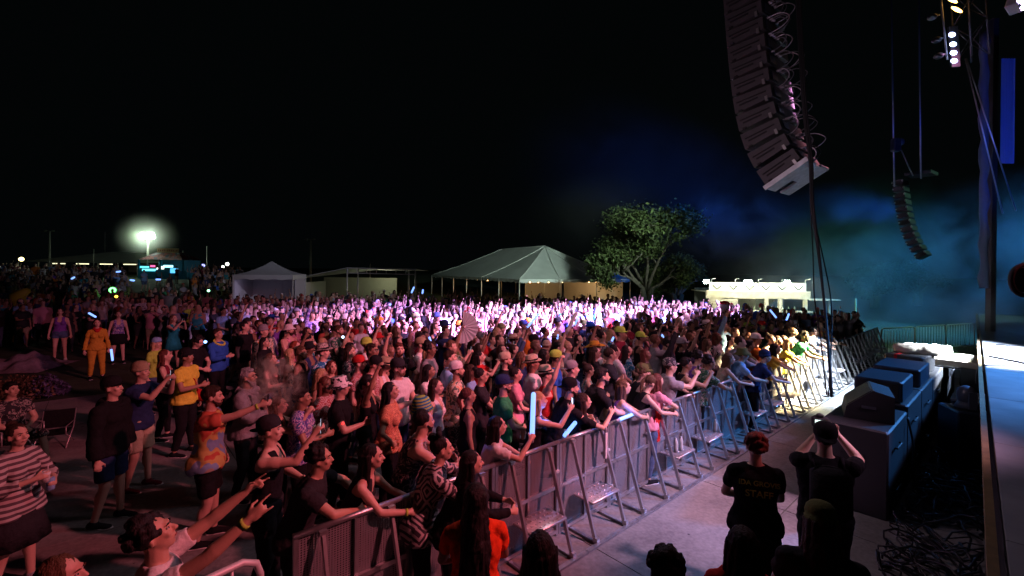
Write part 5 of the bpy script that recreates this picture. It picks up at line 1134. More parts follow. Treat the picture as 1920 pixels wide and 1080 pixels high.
def stick(p, q, lb, lit=True, r=.027, name='light_stick'):
    p, q = Vector(p), Vector(q); g = glow('stick_blue', (.20, .38, 1.), 2.0) if lit else mat('foam_white', (.75, .72, .72), .5); o = empty(name, p, 0, lb, 'light stick' if lit else 'foam baton', 'glowing light sticks' if lit else None); v = q-p; m = MB(); m.caps(v*.16, v, r, r*.96, 10); m.build('tube', g, o, True); m = MB(); m.caps((0, 0, 0), v*.17, r*.8, r*.8, 8); m.build('grip', mat('stick_grip', (.3, .32, .4), .5) if lit else cm('grey'), o, True)
def bottle(J, i, lb):
    p, d, w, pn = grip(J, i); r = empty('drink_can', p, 0, lb, 'drink'); m = MB(); m.lathe([(.0001, -.06), (.027, -.06), (.033, -.052), (.033, .05), (.026, .06), (.0001, .06)], 14); m.build('can_body', cm('light blue'), r, True)
H = []; LBL = []
def hero(px, py, h, lb, dyaw=0, **k):
    loc = k.pop('loc', None) or hp(px, py, h); vox = .0085 if loc.y < 3.3 else (.011 if loc.y < 6.5 else .013)
    z = k.pop('z', 0); k.setdefault('vox', vox); k.setdefault('group', AUD); yaw = facing(loc)+R(dyaw)
    props = k.pop('props', ()); J = person((loc.x, loc.y, z), h, 'person '+lb, yaw=yaw, **k); PLACED.append((loc.x, loc.y)); LBL.append('person '+lb); H.append((loc.x, loc.y, lb))
    for pr in props:
        if pr[0] == 'phone': prop_phone(J, pr[1], pr[2], *pr[3:])
        if pr[0] == 'cup': prop_cup(J, pr[1], pr[2], *pr[3:])
        if pr[0] == 'can': bottle(J, pr[1], pr[2])
        if pr[0] == 'stick': p, d, w, pn = grip(J, pr[1]); v = Vector(pr[3]); stick(p-v.normalized()*.06, p+v, pr[2])
        if pr[0] == 'foam': p, d, w, pn = grip(J, pr[1]); v = Vector(pr[3]); stick(p-v.normalized()*.06, p+v, pr[2], False, .035, 'foam_baton')
        if pr[0] == 'fan': fan(J, pr[1], pr[2])
    return J
def fan(J, i, lb):
    p, d, w, pn = grip(J, i); r = empty('folding_fan', p, 0, lb, 'fan'); m = MB(); n = 22; r0, r1 = .05, .33; v = []; X = Vector((.93, .36, 0)).normalized()
    for k in range(n+1):
        a = R(-100+200*k/n)-R(8); dd = X*math.cos(a)+Vector((0, 0, 1))*math.sin(a); o = Vector((-.36, .93, 0))*(.008 if k % 2 else -.008); v += [dd*r0+o, dd*r1+o]
    nv = len(v); v += [a+Vector((-.36, .93, 0))*.003 for a in v]
    m.add(v, [(2*k, 2*k+2, 2*k+3, 2*k+1) for k in range(n)]+[(nv+2*k, nv+2*k+1, nv+2*k+3, nv+2*k+2) for k in range(n)]); m.build('fan_leaf', mat('fan_paper', (.62, .58, .60), .7), r)
    m = MB()
    for k in range(0, n+1, 2): a = R(-100+200*k/n)-R(8); dd = X*math.cos(a)+Vector((0, 0, 1))*math.sin(a); m.bar(dd*.01, dd*r1*1.01, .010, .004)
    m.build('ribs', mat('fan_rib', (.3, .25, .25), .5), r)
hy = ('shorts', 'khaki')
# --- near left
hero(30, 795, 1.62, 'in a striped knit poncho holding a cup, at the far left bottom', fem=True, hair=('bun', 'dark brown'), top=('poncho', 'poncho'), bot=('skirt', 'charcoal'), pose='cup2', yawh=-10, dyaw=-12, shoe='grey', props=(('cup', 1, 'white cup held by the person in the striped poncho'), ('can', 0, 'can held low by the person in the striped poncho')))
hero(208, 708, 1.80, 'in a black sweatshirt, black cap and dark shorts, standing alone at left', hair=('short', 'dark brown'), top=('hoodie', 'black'), bot=('shorts', 'navy'), pose='down', hat=('cap', 'black'), shoe='charcoal')
hero(262, 681, 1.80, 'in a tan beanie with sunglasses on it, filming with both arms out', top=('tee', 'navy'), bot=('shorts', 'beige'), hair=('buzz', 'grey'), hat=('beanie', 'khaki'), pose='phone', skin=4, shoe='maroon', props=(('phone', 1, 'phone held up by the person in the tan beanie'),))
hero(308, 655, 1.66, 'with long auburn hair and a black bag, back of the head toward the camera', fem=True, hair=('wavy', 'auburn'), top=('tank', 'maroon'), bot=('jeans', 'black'), pose='clasp', extras=('bag',), dyaw=25)
hero(348, 655, 1.78, 'in a lime yellow tee with a red shoulder bag and black hat', top=('tee', 'yellow'), bot=('pants', 'black'), hair=('curly', 'black'), hat=('beanie', 'black'), skin=2, pose='cup', extras=('redbag',), props=(('cup', 1, 'white cup with a straw held by the person in lime yellow'),))
hero(293, 634, 1.62, 'in a bright blue cap and green top, left of the yellow shirt', top=('tee', 'lime'), hair=('long', 'blond'), hat=('cap', 'light blue'), fem=True, bot=('jeans', 'denim'), pose='down')
hero(365, 628, 1.74, 'with curly black hair looking down at the hands, beside the blue jacket', top=('tee', 'black'), hair=('curly', 'black'), pitch=-25, pose='clasp', bot=('jeans', 'black'))
hero(408, 616, 1.80, 'in a bright blue jacket wearing a yellow flower garland', top=('long', 'blue'), bot=('pants', 'black'), hair=('side', 'dark brown'), extras=('lei',), pose='cup', pitch=14, skin=1)
hero(463, 597, 1.80, 'in a white sleeveless shirt and patterned shorts with a cap turned back', top=('tank', 'white'), bot=('shorts', 'black_floral'), hat=('cap_back', 'charcoal'), beard=True, pose='clasp', extras=('crossbody',), skin=4)
hero(495, 632, 1.66, 'with dark hair and black top holding a light blue can', top=('long', 'black'), fem=True, hair=('long', 'black'), pose='cup', bot=('jeans', 'black'), props=(('can', 1, 'light blue can in front of the dark haired person in black'),))
hero(462, 690, 1.80, 'with grey beard and glasses in a grey hoodie, carrying a backpack', top=('hoodie', 'grey'), hair=('side', 'grey'), beard=1, glasses='clear', extras=('backpack',), pose='cup', bot=('jeans', 'charcoal'), skin=1)
hero(392, 724, 1.80, 'in a tie dye tee with one arm stretched out to film', top=('shirt', 'tie_dye'), bot=('shorts', 'black'), hair=('side', 'dark brown'), beard=True, pose='point', pitch=2, dyaw=12, skin=4, extras=('band',), props=(('phone', 1, 'phone at the end of the tie dye wearer\'s arm', False),))
hero(503, 783, 1.76, 'in a black sleeveless top and dark cap with bare red lit shoulder', top=('tank', 'black'), bot=('pants', 'charcoal'), hair=('short', 'black'), hat=('cap_back', 'charcoal'), pose='phone1', extras=('necklace',), props=(('phone', 1, 'phone with green case held by the black sleeveless top'),))
hero(556, 828, 1.70, 'in a charcoal tee with a black mop of hair, leaning on the barrier', top=('tee', 'charcoal'), bot=('jeans', 'black'), hair=('curly', 'black'), pose='rail', skin=1, dyaw=-6)
hero(652, 822, 1.66, 'with long black hair and bare arms, leaning on the rail near the open end', top=('tank', 'charcoal'), fem=True, hair=('longer', 'black'), pose='rail2', skin=0, bot=('jeans', 'black'), extras=('band',), dyaw=-10)
hero(790, 812, 1.68, 'in a black and white geometric patterned robe with a bow in the hair', top=('poncho', 'geo'), fem=True, hair=('bun', 'black'), hat=('bow', 'charcoal'), pose='rail', bot=('pants', 'black'), dyaw=-5)
hero(842, 838, 1.60, 'with dark hair in black, between the patterned robe and the glowing stick', top=('long', 'black'), fem=True, hair=('wavy', 'black'), pose='rail2', bot=('jeans', 'black'))
hero(730, 716, 1.70, 'in an orange floral blouse with black hair and closed eyes', top=('shirt', 'orange_floral'), fem=True, hair=('long', 'black'), pose='hip', bot=('pants', 'black'), dyaw=-4, skin=1)
hero(745, 674, 1.84, 'in a white tee and black white trucker cap, holding a drink', top=('tee', 'white'), hat=('cap', 'charcoal'), hair=('buzz', 'brown'), beard=True, pose='cup2', glasses='sun', bot=('shorts', 'navy'), build=1.12, dyaw=-22, props=(('can', 1, 'clear drink held by the person in the white tee'),))
hero(790, 748, 1.64, 'in a blue and green knit bucket hat with long purple pink hair', top=('long', 'brown'), fem=True, hair=('longer', 'auburn'), hat=('knit', 'knit'), pose='down', bot=('jeans', 'denim'), dyaw=15)
hero(604, 647, 1.82, 'in a blue hawaiian shirt and pale patterned fedora', top=('shirt', 'hawaiian'), hair=('side', 'brown'), hat=('fedora', 'camo_hat', 'black'), pose='down', build=1.14, bot=('shorts', 'khaki'))
hero(636, 708, 1.76, 'in a black white cow print bucket hat and black tee', top=('tee', 'black'), hat=('bucket', 'cow'), pose='cup', hair=('short', 'dark brown'), bot=('jeans', 'black'), skin=4)
hero(564, 728, 1.70, 'in a purple floral shirt behind the smoke cloud', top=('shirt', 'purple_floral'), hair=('short', 'black'), pose='cup', bot=('pants', 'black'), skin=2)
hero(520, 742, 1.62, 'with bare arms holding up a phone just below the smoke cloud', top=('strap', 'black'), fem=True, hair=('long', 'brown'), pose='phone', bot=('jeans', 'black'))
hero(507, 662, 1.62, 'with wavy grey brown hair and bare shoulders behind the smoke', top=('strap', 'brown'), fem=True, hair=('wavy', 'brown'), pose='cup', bot=('mini', 'denim'))
hero(690, 702, 1.68, 'in a black sleeveless top with headband and one arm raised', top=('tank', 'black'), fem=True, hair=('pony', 'black'), pose='up1', bot=('jeans', 'black'), skin=2)
hero(854, 679, 1.78, 'in a cream shirt with orange flowers and a white cap turned back', top=('shirt', 'cream_floral'), hat=('cap_back', 'white'), beard=True, pose='clasp', bot=('pants', 'black_floral'), skin=1)
hero(900, 690, 1.70, 'in a dark grey tee and red glasses, dark hair tied back', top=('tee', 'charcoal'), fem=True, hair=('bun', 'black'), glasses='clear', pose='cross', bot=('jeans', 'black'), skin=1)
hero(942, 705, 1.74, 'in a green tee and navy cap with a red brim', top=('tee', 'green'), hat=('cap', 'navy'), pose='clasp', glasses='clear', bot=('jeans', 'black'), beard=True)
hero(912, 778, 1.60, 'with blue lit hair and white sleeves holding a long glowing stick', top=('tee', 'white'), fem=True, hair=('long', 'black'), pose='railup', bot=('jeans', 'denim'), props=(('stick', 1, 'longest light stick, held upright at the barrier', (.01, 0, .46)),))
hero(998, 733, 1.66, 'with long ash blond hair in a black tank top, phone at the rail', top=('tank', 'black'), fem=True, hair=('longer', 'blond'), pose='film', bot=('jeans', 'black'), props=(('phone', 1, 'phone held by the blond person in the black tank top'), ('stick', 0, 'light stick held low against the rail by the blond person', (.12, -.02, .16))))
hero(1043, 706, 1.76, 'with a full beard and black cap turned back, leaning on the rail', top=('tee', 'black'), hat=('cap_back', 'black'), beard=1, pose='rail', bot=('jeans', 'black'))
hero(1078, 735, 1.58, 'small with dark hair beside the bearded one, phone at the chin', top=('tee', 'black'), fem=True, hair=('long', 'dark brown'), pose='railup', bot=('jeans', 'black'), props=(('phone', 1, 'phone held near the chin by the small dark haired person', False),))
hero(1098, 682, 1.84, 'tall in a black tee with thick black hair and beard, at the rail', top=('tee', 'black'), hair=('side', 'black'), beard=True, pose='rail2', build=1.1, bot=('jeans', 'black'), skin=1)
hero(1146, 706, 1.66, 'with very long straight brown hair in a lilac strap top at the rail', top=('strap', 'purple'), fem=True, hair=('longer', 'brown'), pose='rail', bot=('jeans', 'denim'))
hero(1190, 696, 1.66, 'in a black tank top with brown hair tied back, looking down at the rail', top=('tank', 'black'), fem=True, hair=('pony', 'brown'), pose='rail2', pitch=-12, bot=('jeans', 'black'))
hero(1214, 697, 1.66, 'with long auburn hair in a pink shirt, next to the red cloth', top=('tee', 'pink'), fem=True, hair=('longer', 'auburn'), pose='rail', bot=('jeans', 'denim'), dyaw=20)
hero(1246, 672, 1.76, 'in a pale grey tee and flowered cap, filming at the rail', top=('tee', 'grey'), hat=('cap', 'black_floral'), pose='film', bot=('jeans', 'black'), build=1.1, props=(('phone', 1, 'phone held by the person in the flowered cap', False),))
hero(1272, 668, 1.72, 'in a black vest with bare arms and sunglasses at the rail', top=('tank', 'black'), pose='railup', glasses='sun', bot=('jeans', 'black'), hair=('short', 'black'), skin=2)
hero(1308, 662, 1.74, 'in a green and white floral shirt with black hair at the rail', top=('shirt', 'green_floral'), hair=('curly', 'black'), pose='rail', bot=('jeans', 'black'), skin=2)
hero(1345, 656, 1.66, 'with loose brown hair and arms reaching over the rail', top=('strap', 'beige'), fem=True, hair=('wavy', 'brown'), pose='rail2', bot=('jeans', 'denim'))
hero(1370, 648, 1.72, 'in an olive bucket hat and light blue shirt leaning over the rail', top=('tee', 'light blue'), hat=('bucket', 'olive'), pose='rail2', bot=('shorts', 'khaki'))
hero(1412, 652, 1.68, 'in a navy headscarf leaning over the rail, left of the yellow shirts', top=('tee', 'navy'), hat=('beanie', 'navy'), pose='rail2', fem=True, bot=('jeans', 'black'))
hero(1436, 640, 1.66, 'in a mustard shirt at the rail, left one of the yellow pair', top=('tee', 'mustard'), fem=True, hair=('wavy', 'black'), pose='rail', bot=('jeans', 'black'), skin=1)
hero(1462, 631, 1.68, 'with blond hair in a yellow top, brightly lit at the rail', top=('tee', 'yellow'), fem=True, hair=('wavy', 'blond'), pose='rail', bot=('jeans', 'denim'))
hero(1488, 615, 1.80, 'in a green tee with beard and glasses at the rail', top=('tee', 'green'), hair=('side', 'black'), beard=1, glasses='clear', pose='rail2', bot=('jeans', 'black'), skin=2)
hero(1510, 610, 1.74, 'in a white tee at the rail, brightly lit right of the green tee', top=('tee', 'white'), hair=('curly', 'black'), pose='rail', bot=('jeans', 'black'), skin=1)
# --- second rows
hero(541, 609, 1.80, 'in a pink tank top, white bucket hat and black beard', top=('tank', 'pink'), hat=('bucket', 'white'), beard=1, pose='clasp', extras=('crossbody',), bot=('shorts', 'cream'), skin=4, build=1.08)
hero(553, 639, 1.70, 'with a red head wrap in a pink sleeveless blouse', top=('tank', 'pink'), fem=True, hair=('longer', 'red'), pose='cup', bot=('skirt', 'maroon'))
hero(574, 628, 1.76, 'in a sleeveless teal denim vest with dark cap', top=('tank', 'teal'), hat=('cap_back', 'black'), pose='down', bot=('jeans', 'black'), skin=4)
hero(635, 610, 1.80, 'with brown beard in an open green floral shirt', top=('shirt', 'green_floral'), hair=('side', 'brown'), beard=True, pose='clasp', bot=('shorts', 'khaki'), skin=4)
hero(748, 643, 1.80, 'with ginger beard in black, looking toward the camera', top=('tee', 'black'), hair=('side', 'auburn'), beard=True, pose='up1', dyaw=-55, bot=('jeans', 'black'))
hero(788, 634, 1.80, 'in a white tee and olive cap with glasses', top=('long', 'white'), hat=('cap', 'khaki'), glasses='clear', pose='down', bot=('pants', 'grey'))
hero(802, 651, 1.70, 'with wavy blond hair in a pale pink sweatshirt', top=('hoodie', 'pink'), fem=True, hair=('wavy', 'blond'), pose='down', bot=('jeans', 'denim'))
hero(842, 657, 1.80, 'in a light denim shirt with short dark hair', top=('shirt', 'light blue'), hair=('side', 'dark brown'), pose='clasp', bot=('jeans', 'denim'))
hero(855, 632, 1.74, 'in olive with an arm raised holding the big folding fan', top=('tank', 'olive'), hair=('short', 'black'), pose='high', bot=('shorts', 'khaki'), skin=2, props=(('fan', 1, 'large white folding fan held up above the crowd'),))
hero(885, 625, 1.74, 'with glasses and dark wavy hair in a black jacket over white', top=('long', 'black'), fem=True, hair=('wavy', 'dark brown'), glasses='clear', pose='clasp', bot=('jeans', 'denim'))
hero(903, 622, 1.82, 'in a dark red tee with grey short hair', top=('tee', 'red'), hair=('short', 'grey'), pose='clap', bot=('jeans', 'denim'), skin=4)
hero(932, 614, 1.78, 'with long reddish blond hair in a black jacket, seen from the side', top=('long', 'black'), fem=True, hair=('longer', 'blond'), pose='down', bot=('jeans', 'light blue'))
hero(898, 657, 1.66, 'with long black hair in a bright red top, filming', top=('tee', 'red'), fem=True, hair=('longer', 'black'), pose='phone', bot=('jeans', 'black'), props=(('phone', 1, 'phone held by the person in the bright red top', False),))
hero(946, 662, 1.76, 'in a black tee and beige cap turned back with ginger beard', top=('tee', 'black'), hat=('cap_back', 'beige'), hair=('short', 'auburn'), beard=True, pose='clasp', bot=('jeans', 'black'))
hero(965, 688, 1.66, 'in a pink striped shirt with dark hair up', top=('shirt', 'pink'), fem=True, hair=('up', 'black'), pose='clasp', bot=('jeans', 'black'))
hero(1000, 628, 1.76, 'in dark red holding one arm up past a black cap', top=('tee', 'maroon'), hat=('cap', 'black'), pose='reach', bot=('jeans', 'black'), skin=2)
hero(962, 628, 1.72, 'in a navy shirt and straw hat swinging a light stick', top=('tee', 'navy'), hat=('straw', 'beige', 'brown'), pose='up1l', bot=('jeans', 'black'), props=(('stick', 0, 'slanting light stick near the middle of the crowd, above the straw hat', (.26, 0, .30)),))
hero(1045, 640, 1.78, 'in a beige sleeveless shirt stretching a white foam baton upward', top=('tank', 'beige'), fem=True, hair=('pony', 'black'), pose='high', bot=('shorts', 'denim'), props=(('foam', 1, 'white foam baton raised high over the crowd', (.16, 0, .34)),))
hero(1070, 678, 1.76, 'in a slate blue hoodie and grey cap turned back', top=('hoodie', 'denim'), hat=('cap_back', 'grey'), pose='down', bot=('jeans', 'black'))
hero(1022, 688, 1.68, 'in a tan straw fedora with sunglasses and one arm up', top=('tank', 'red'), hat=('fedora', 'beige'), glasses='sun', pose='up1', bot=('jeans', 'black'))
hero(1115, 642, 1.70, 'in a yellow straw hat holding up a phone', top=('tee', 'white'), fem=True, hat=('straw', 'mustard', 'brown'), hair=('wavy', 'brown'), pose='phone', bot=('jeans', 'black'), props=(('phone', 1, 'phone held up beside the yellow straw hat'),))
hero(672, 668, 1.72, 'in a red cap and checked shirt left of the black white cap', top=('shirt', 'red_check'), hat=('cap', 'red'), pose='down', bot=('jeans', 'denim'))
hero(695, 668, 1.74, 'in a red check shirt and black cap with white front, head bowed', top=('shirt', 'red_check'), hat=('cap', 'black'), pose='clasp', pitch=-18, bot=('jeans', 'black'), skin=4)
hero(716, 672, 1.66, 'in a wide straw sun hat tilted over the face', top=('tank', 'white'), fem=True, hat=('straw', 'khaki', 'black'), hair=('long', 'brown'), pose='clasp', pitch=-10, bot=('jeans', 'denim'))
hero(655, 648, 1.70, 'in a black floral blouse with wavy dark hair, right of the fedora', top=('shirt', 'black_floral'), fem=True, hair=('wavy', 'dark brown'), pose='clasp', bot=('jeans', 'black'))
hero(700, 632, 1.68, 'with very long black hair, one hand raised open', top=('tee', 'black'), fem=True, hair=('longer', 'black'), pose='up1', hand='flat', bot=('jeans', 'black'))
# --- left and behind
hero(182, 598, 1.68, 'in an orange mustard jumpsuit with a red scarf', top=('long', 'mustard'), fem=True, hair=('long', 'black'), pose='down', bot=('pants', 'mustard'), extras=('scarf',), dyaw=-30)
hero(113, 578, 1.74, 'in a purple tank top and denim shorts at the far left', top=('tank', 'purple'), fem=True, hair=('long', 'dark brown'), pose='down', bot=('mini', 'denim'), dyaw=-35, shoe='white')
hero(222, 583, 1.70, 'in a floral vest and black skirt left of the metal fence', top=('tank', 'purple_floral'), fem=True, hair=('pony', 'brown'), pose='down', bot=('flare', 'black'), dyaw=-25, props=(('foam', 1, 'thin white baton held down by the person in the black skirt', (.10, 0, -.28)),))
hero(267, 556, 1.82, 'in a white dotted shirt and dark hat behind the fence', top=('shirt', 'white_dots'), hat=('fedora', 'charcoal'), pose='down', bot=('shorts', 'white'), dyaw=-20)
hero(325, 590, 1.70, 'in a teal dress filming with a phone overhead', top=('tank', 'teal'), fem=True, hair=('long', 'brown'), pose='phone', bot=('flare', 'teal'), props=(('phone', 1, 'phone held up by the person in the teal dress'),))
hero(358, 566, 1.78, 'in a lime green shirt leaning beyond the fence', top=('shirt', 'lime'), hair=('short', 'brown'), pose='cup', bot=('jeans', 'black'))
hero(383, 574, 1.66, 'in a loose white lilac blouse behind the fence', top=('shirt', 'white'), fem=True, hair=('long', 'black'), pose='clasp', bot=('jeans', 'denim'))
hero(418, 577, 1.78, 'in a light blue shirt with a dark strap across the back', top=('tee', 'light blue'), hair=('short', 'black'), pose='clasp', extras=('crossbody',), bot=('jeans', 'black'), skin=2)
hero(505, 594, 1.80, 'in a white tee with short dark hair looking up', top=('tee', 'white'), hair=('side', 'dark brown'), pose='clasp', pitch=16, bot=('shorts', 'khaki'))
hero(432, 550, 1.80, 'in a pale pink tee with backpack straps behind the fence', top=('tee', 'pink'), pose='down', extras=('backpack',), bot=('shorts', 'charcoal'), hair=('short', 'brown'))
# --- bottom edge
hero(292, 962, 1.76, 'with curly black hair in a white tee throwing both arms out, bottom left', top=('tee', 'white'), hair=('curly', 'black'), pose='skyfwd', pitch=24, bot=('jeans', 'black'), hands={0: 'horns', 1: 'horns'}, extras=('band',), skin=1, dyaw=14)
hero(108, 1043, 1.64, 'with brown hair cut off by the bottom edge, left of the curly haired one', top=('tee', 'charcoal'), fem=True, hair=('bob', 'brown'), pose='cup', bot=('jeans', 'black'))
# --- pit staff, backs to the camera
STAFF = 'crew and photographers in the pit'
def lettering(root, T):
    for txt, z, s_ in (('IDA GROVIS', 1.335, .062), ('STAFF', 1.235, .085)):
        c = bpy.data.curves.new('lettering', 'FONT'); c.body = txt; c.size = s_; c.align_x = 'CENTER'; c.extrude = .001; c.offset = .0012; c.materials.append(mat('letter_yellow', (.62, .60, .10), .7))
        o = bpy.data.objects.new('lettering_curve', c); col.objects.link(o); vl = bpy.context.view_layer; vl.update(); me = bpy.data.meshes.new_from_object(o.evaluated_get(bpy.context.evaluated_depsgraph_get())); bpy.data.objects.remove(o); o = link('lettering', me); o.parent = root; p = T((0, -.165, z)); o.location = p; o.rotation_euler = (R(90), 0, 0)
def staff(px, py, h, lb, rz, **k): k['group'] = STAFF; loc = hp(px, py, h); return hero(px, py, h, lb, dyaw=math.degrees(R(rz)-facing(loc)), **k)
staff(1418, 815, 1.72, 'in a black staff tee with lettering on the back, reddish hair up', -18, top=('tee', 'black'), fem=True, hair=('curly', 'auburn'), bot=('pants', 'black'), pose='clasp', build=1.15, logo=lettering)
Jp = staff(1548, 797, 1.80, 'in black cap raising a camera with lit screen, in the pit', -22, top=('tee', 'black'), hat=('cap_back', 'black'), hair=('short', 'black'), pose='camera', bot=('pants', 'black'), extras=('backpack',), build=1.1)
p, d, w, pn = grip(Jp, 1); r = empty('camera_body', p+Vector((-.075, .03, .05)), R(-22), 'photo camera with a glowing rear screen held up in the pit', 'camera'); m = MB(); m.box((0, 0, 0), (.14, .06, .10), bev=.012); m.box((0, .0, .06), (.06, .05, .04), bev=.01); m.build('body', GRL, r); m = MB(); m.tube([(0, .03, 0), (0, .12, 0)], .038, 14); m.build('lens', GRL, r, True); m = MB(); m.box((-.01, -.033, 0), (.075, .004, .052)); m.build('screen', glow('lcd', (.75, .95, .9), 1.5), r)
staff(893, 906, 1.68, 'in an orange red tee with very long black dreadlocks, in the pit', 8, top=('tee', 'orange_red'), fem=True, hair=('dreads', 'black'), pose='clasp', bot=('pants', 'black'), skin=3, build=1.12)
staff(1013, 997, 1.70, 'with big black hair beside the dreadlocked one, only the head in view', -5, top=('tee', 'black'), fem=True, hair=('wavy', 'black'), pose='clasp', bot=('pants', 'black'), skin=3)
staff(1250, 1032, 1.70, 'with short curly black hair at the bottom edge of the pit', -20, top=('tee', 'black'), hair=('curly', 'black'), pose='clap', bot=('pants', 'black'), skin=3)
staff(1393, 988, 1.66, 'with dark loose hair and a red top at the bottom of the pit', -12, top=('tee', 'red'), fem=True, hair=('wavy', 'black'), pose='clasp', bot=('pants', 'black'), skin=2)
staff(1543, 957, 1.70, 'in an olive cap bending forward at the bottom of the pit', -25, top=('tee', 'charcoal'), hat=('beanie', 'olive'), hair=('long', 'dark brown'), pose='clasp', pitch=-12, bot=('pants', 'black'))
# --- camp chair sitter, blanket, bushes at the far left
def camp_chair(p, rz, lb):
    r = empty('camp_chair', p, rz, lb, 'chair', 'folding camp chairs'); m = MB()
    for x in (-.27, .27): m.tube([(x, -.28, .02), (x, .26, .42)], .012, 6); m.tube([(x, .28, .02), (x, -.22, .44), (x, -.40, .92)], .012, 6); m.tube([(x, -.30, .62), (x, .27, .62), (x, .27, .40)], .012, 6)
    m.build('frame', mat('chair_frame', (.55, .5, .52), .4, .6), r, True); m = MB(); m.box((0, .02, .42), (.52, .50, .012)); m.build('seat', cm('black'), r); m = MB(); m.bar((0, -.24, .46), (0, -.40, .92), .52, .012); m.build('backrest', cm('black'), r)
loc = at(18, 872, 0); hero(0, 0, 1.76, 'lounging in a camp chair at the left edge with legs stretched out', loc=loc, z=-.44, seat=True, top=('tee', 'black_floral'), bot=('shorts', 'charcoal'), hair=('short', 'black'), pose='clasp', dyaw=-10)
camp_chair(loc, facing(loc)-R(10), 'camp chair with a person lounging in it at the left edge')
camp_chair(at(100, 838, 0), R(-150), 'empty folding camp chair on the concrete behind the striped poncho'); col.objects['camp_chair.001'].scale = (.8, .8, .62)
m = MB(); c = at(22, 690, 0); n = 26; v = []
for i in range(n+1):
    for j in range(n+1): x, y = (i/n-.5)*2.6, (j/n-.5)*1.8; e = max(0, 1-(abs(x)/1.3)**3)*max(0, 1-(abs(y)/.9)**3); v.append((c.x+x*.95-y*.25, c.y+y+x*.2, .02+e*(.24+.12*math.sin(x*3.1+y*2)+.08*math.sin(x*7.3-y*5)+.05*math.sin(x*13+y*9))))
m.add(v, [(i*(n+1)+j, (i+1)*(n+1)+j, (i+1)*(n+1)+j+1, i*(n+1)+j+1) for i in range(n) for j in range(n)]); tag(m.build('blanket', mat('blanket', (.22, .18, .21), .95, bump=(18, .9), var=.3, vs=7), None, True), 'rumpled pale blanket thrown over gear on the ground at far left', 'blanket')
def bush(px, py, w, h, lb, colr, seed):
    rn = np.random.default_rng(seed); c = at(px, py, 0); n = 1500; p = rn.normal(size=(n, 3)); p /= np.linalg.norm(p, axis=1)[:, None]; p *= (rn.random(n)**.4)[:, None]*[w, w*.8, h]; p[:, 2] = np.abs(p[:, 2]); p *= (1+.25*wob(p, 6, seed))[:, None]; p += [c.x, c.y, .05]
    a = rn.normal(size=(n, 3)); a /= np.linalg.norm(a, axis=1)[:, None]; b = np.cross(a, rn.normal(size=(n, 3))); b /= np.linalg.norm(b, axis=1)[:, None]; s = rn.uniform(.03, .06, n)[:, None]
    root = empty('bush', (0, 0, 0), 0, lb, 'plant'); ms = [mat('bush%d_%d' % (seed, i), tuple(q*f for q in colr), .7) for i, f in enumerate((.5, 1, 1.7))]
    link('foliage', from_faces('foliage', np.stack([p-a*s, p-b*s*.5, p+a*s, p+b*s*.5], 1).reshape(-1, 3), np.arange(4*n).reshape(-1, 4), ms, False, rn.integers(0, 3, n)), root); m = MB()
    for k in range(7): t = k*.9; m.tube([(c.x, c.y, 0), (c.x+math.cos(t)*w*.6, c.y+math.sin(t)*w*.5, h*.7)], .012, 5)
    m.build('stems', MATS['bark'], root)
bush(38, 748, .7, .55, 'dark leafy bush with reddish flowers at the left edge, below the blanket', (.10, .06, .03), 31)
bush(88, 742, .5, .42, 'low bush with violet flowers beside the walkway at left', (.07, .06, .12), 32)
# --- rail and floor objects
m = MB(); v = []; c = sn(2.98, .02, 1.15); n = 12
for i in range(n+1):
    for j in range(7): w_ = (.19-.10*(i/n)**1.5)*(j/6-.5); q = c+U*(w_+.02*math.sin(i*.8))+N*(.045+.012*math.sin(j*2.+i*.7))+Vector((0, 0, -.52*i/n)); v.append(q)
nv = len(v); v += [q+N*.004 for q in v]
m.add(v, [(i*7+j, i*7+j+1, (i+1)*7+j+1, (i+1)*7+j) for i in range(n) for j in range(6)]+[(nv+i*7+j, nv+(i+1)*7+j, nv+(i+1)*7+j+1, nv+i*7+j+1) for i in range(n) for j in range(6)]); tag(m.build('hanging_cloth', cm('red'), None, True), 'red orange cloth hanging over the barrier rail', 'cloth')
stick(sn(1.95, .06, 1.17), sn(2.42, .05, 1.175), 'light stick lying along the top of the barrier rail', r=.024)
stick(sn(1.60, .14, 1.16), sn(1.62, .12, .78), 'white foam baton dangling in front of the barrier panel', False, .026, 'foam_baton')
for (s_, n_, z_, lb) in ((3.28, .20, .445, 'clear water bottle standing on a barrier step below the red cloth, left one'), (3.40, .22, .445, 'clear water bottle standing on a barrier step below the red cloth, right one'), (4.62, .2, .445, 'clear water bottle on the barrier step farther along')):
    m = MB(); m.lathe([(.0001, 0), (.032, 0), (.034, .06), (.031, .09), (.034, .12), (.033, .16), (.014, .195), (.014, .215), (.0001, .216)], 12); o = m.build('water_bottle', mat('bottle_clear', (.55, .6, .58), .12, spec=.8), None, True); o.location = sn(s_, n_, z_); tag(o, lb, 'bottle', 'water bottles on the barrier steps')
m = MB(); m.box((0, 0, 0), (.3, .2, .004)); o = m.build('paper_sheet', cm('white'), None); p = at(1595, 703, .02); o.location = p; o.rotation_euler = (0, 0, .3); tag(o, 'white paper sheet lying in the pit near the far barriers', 'paper')
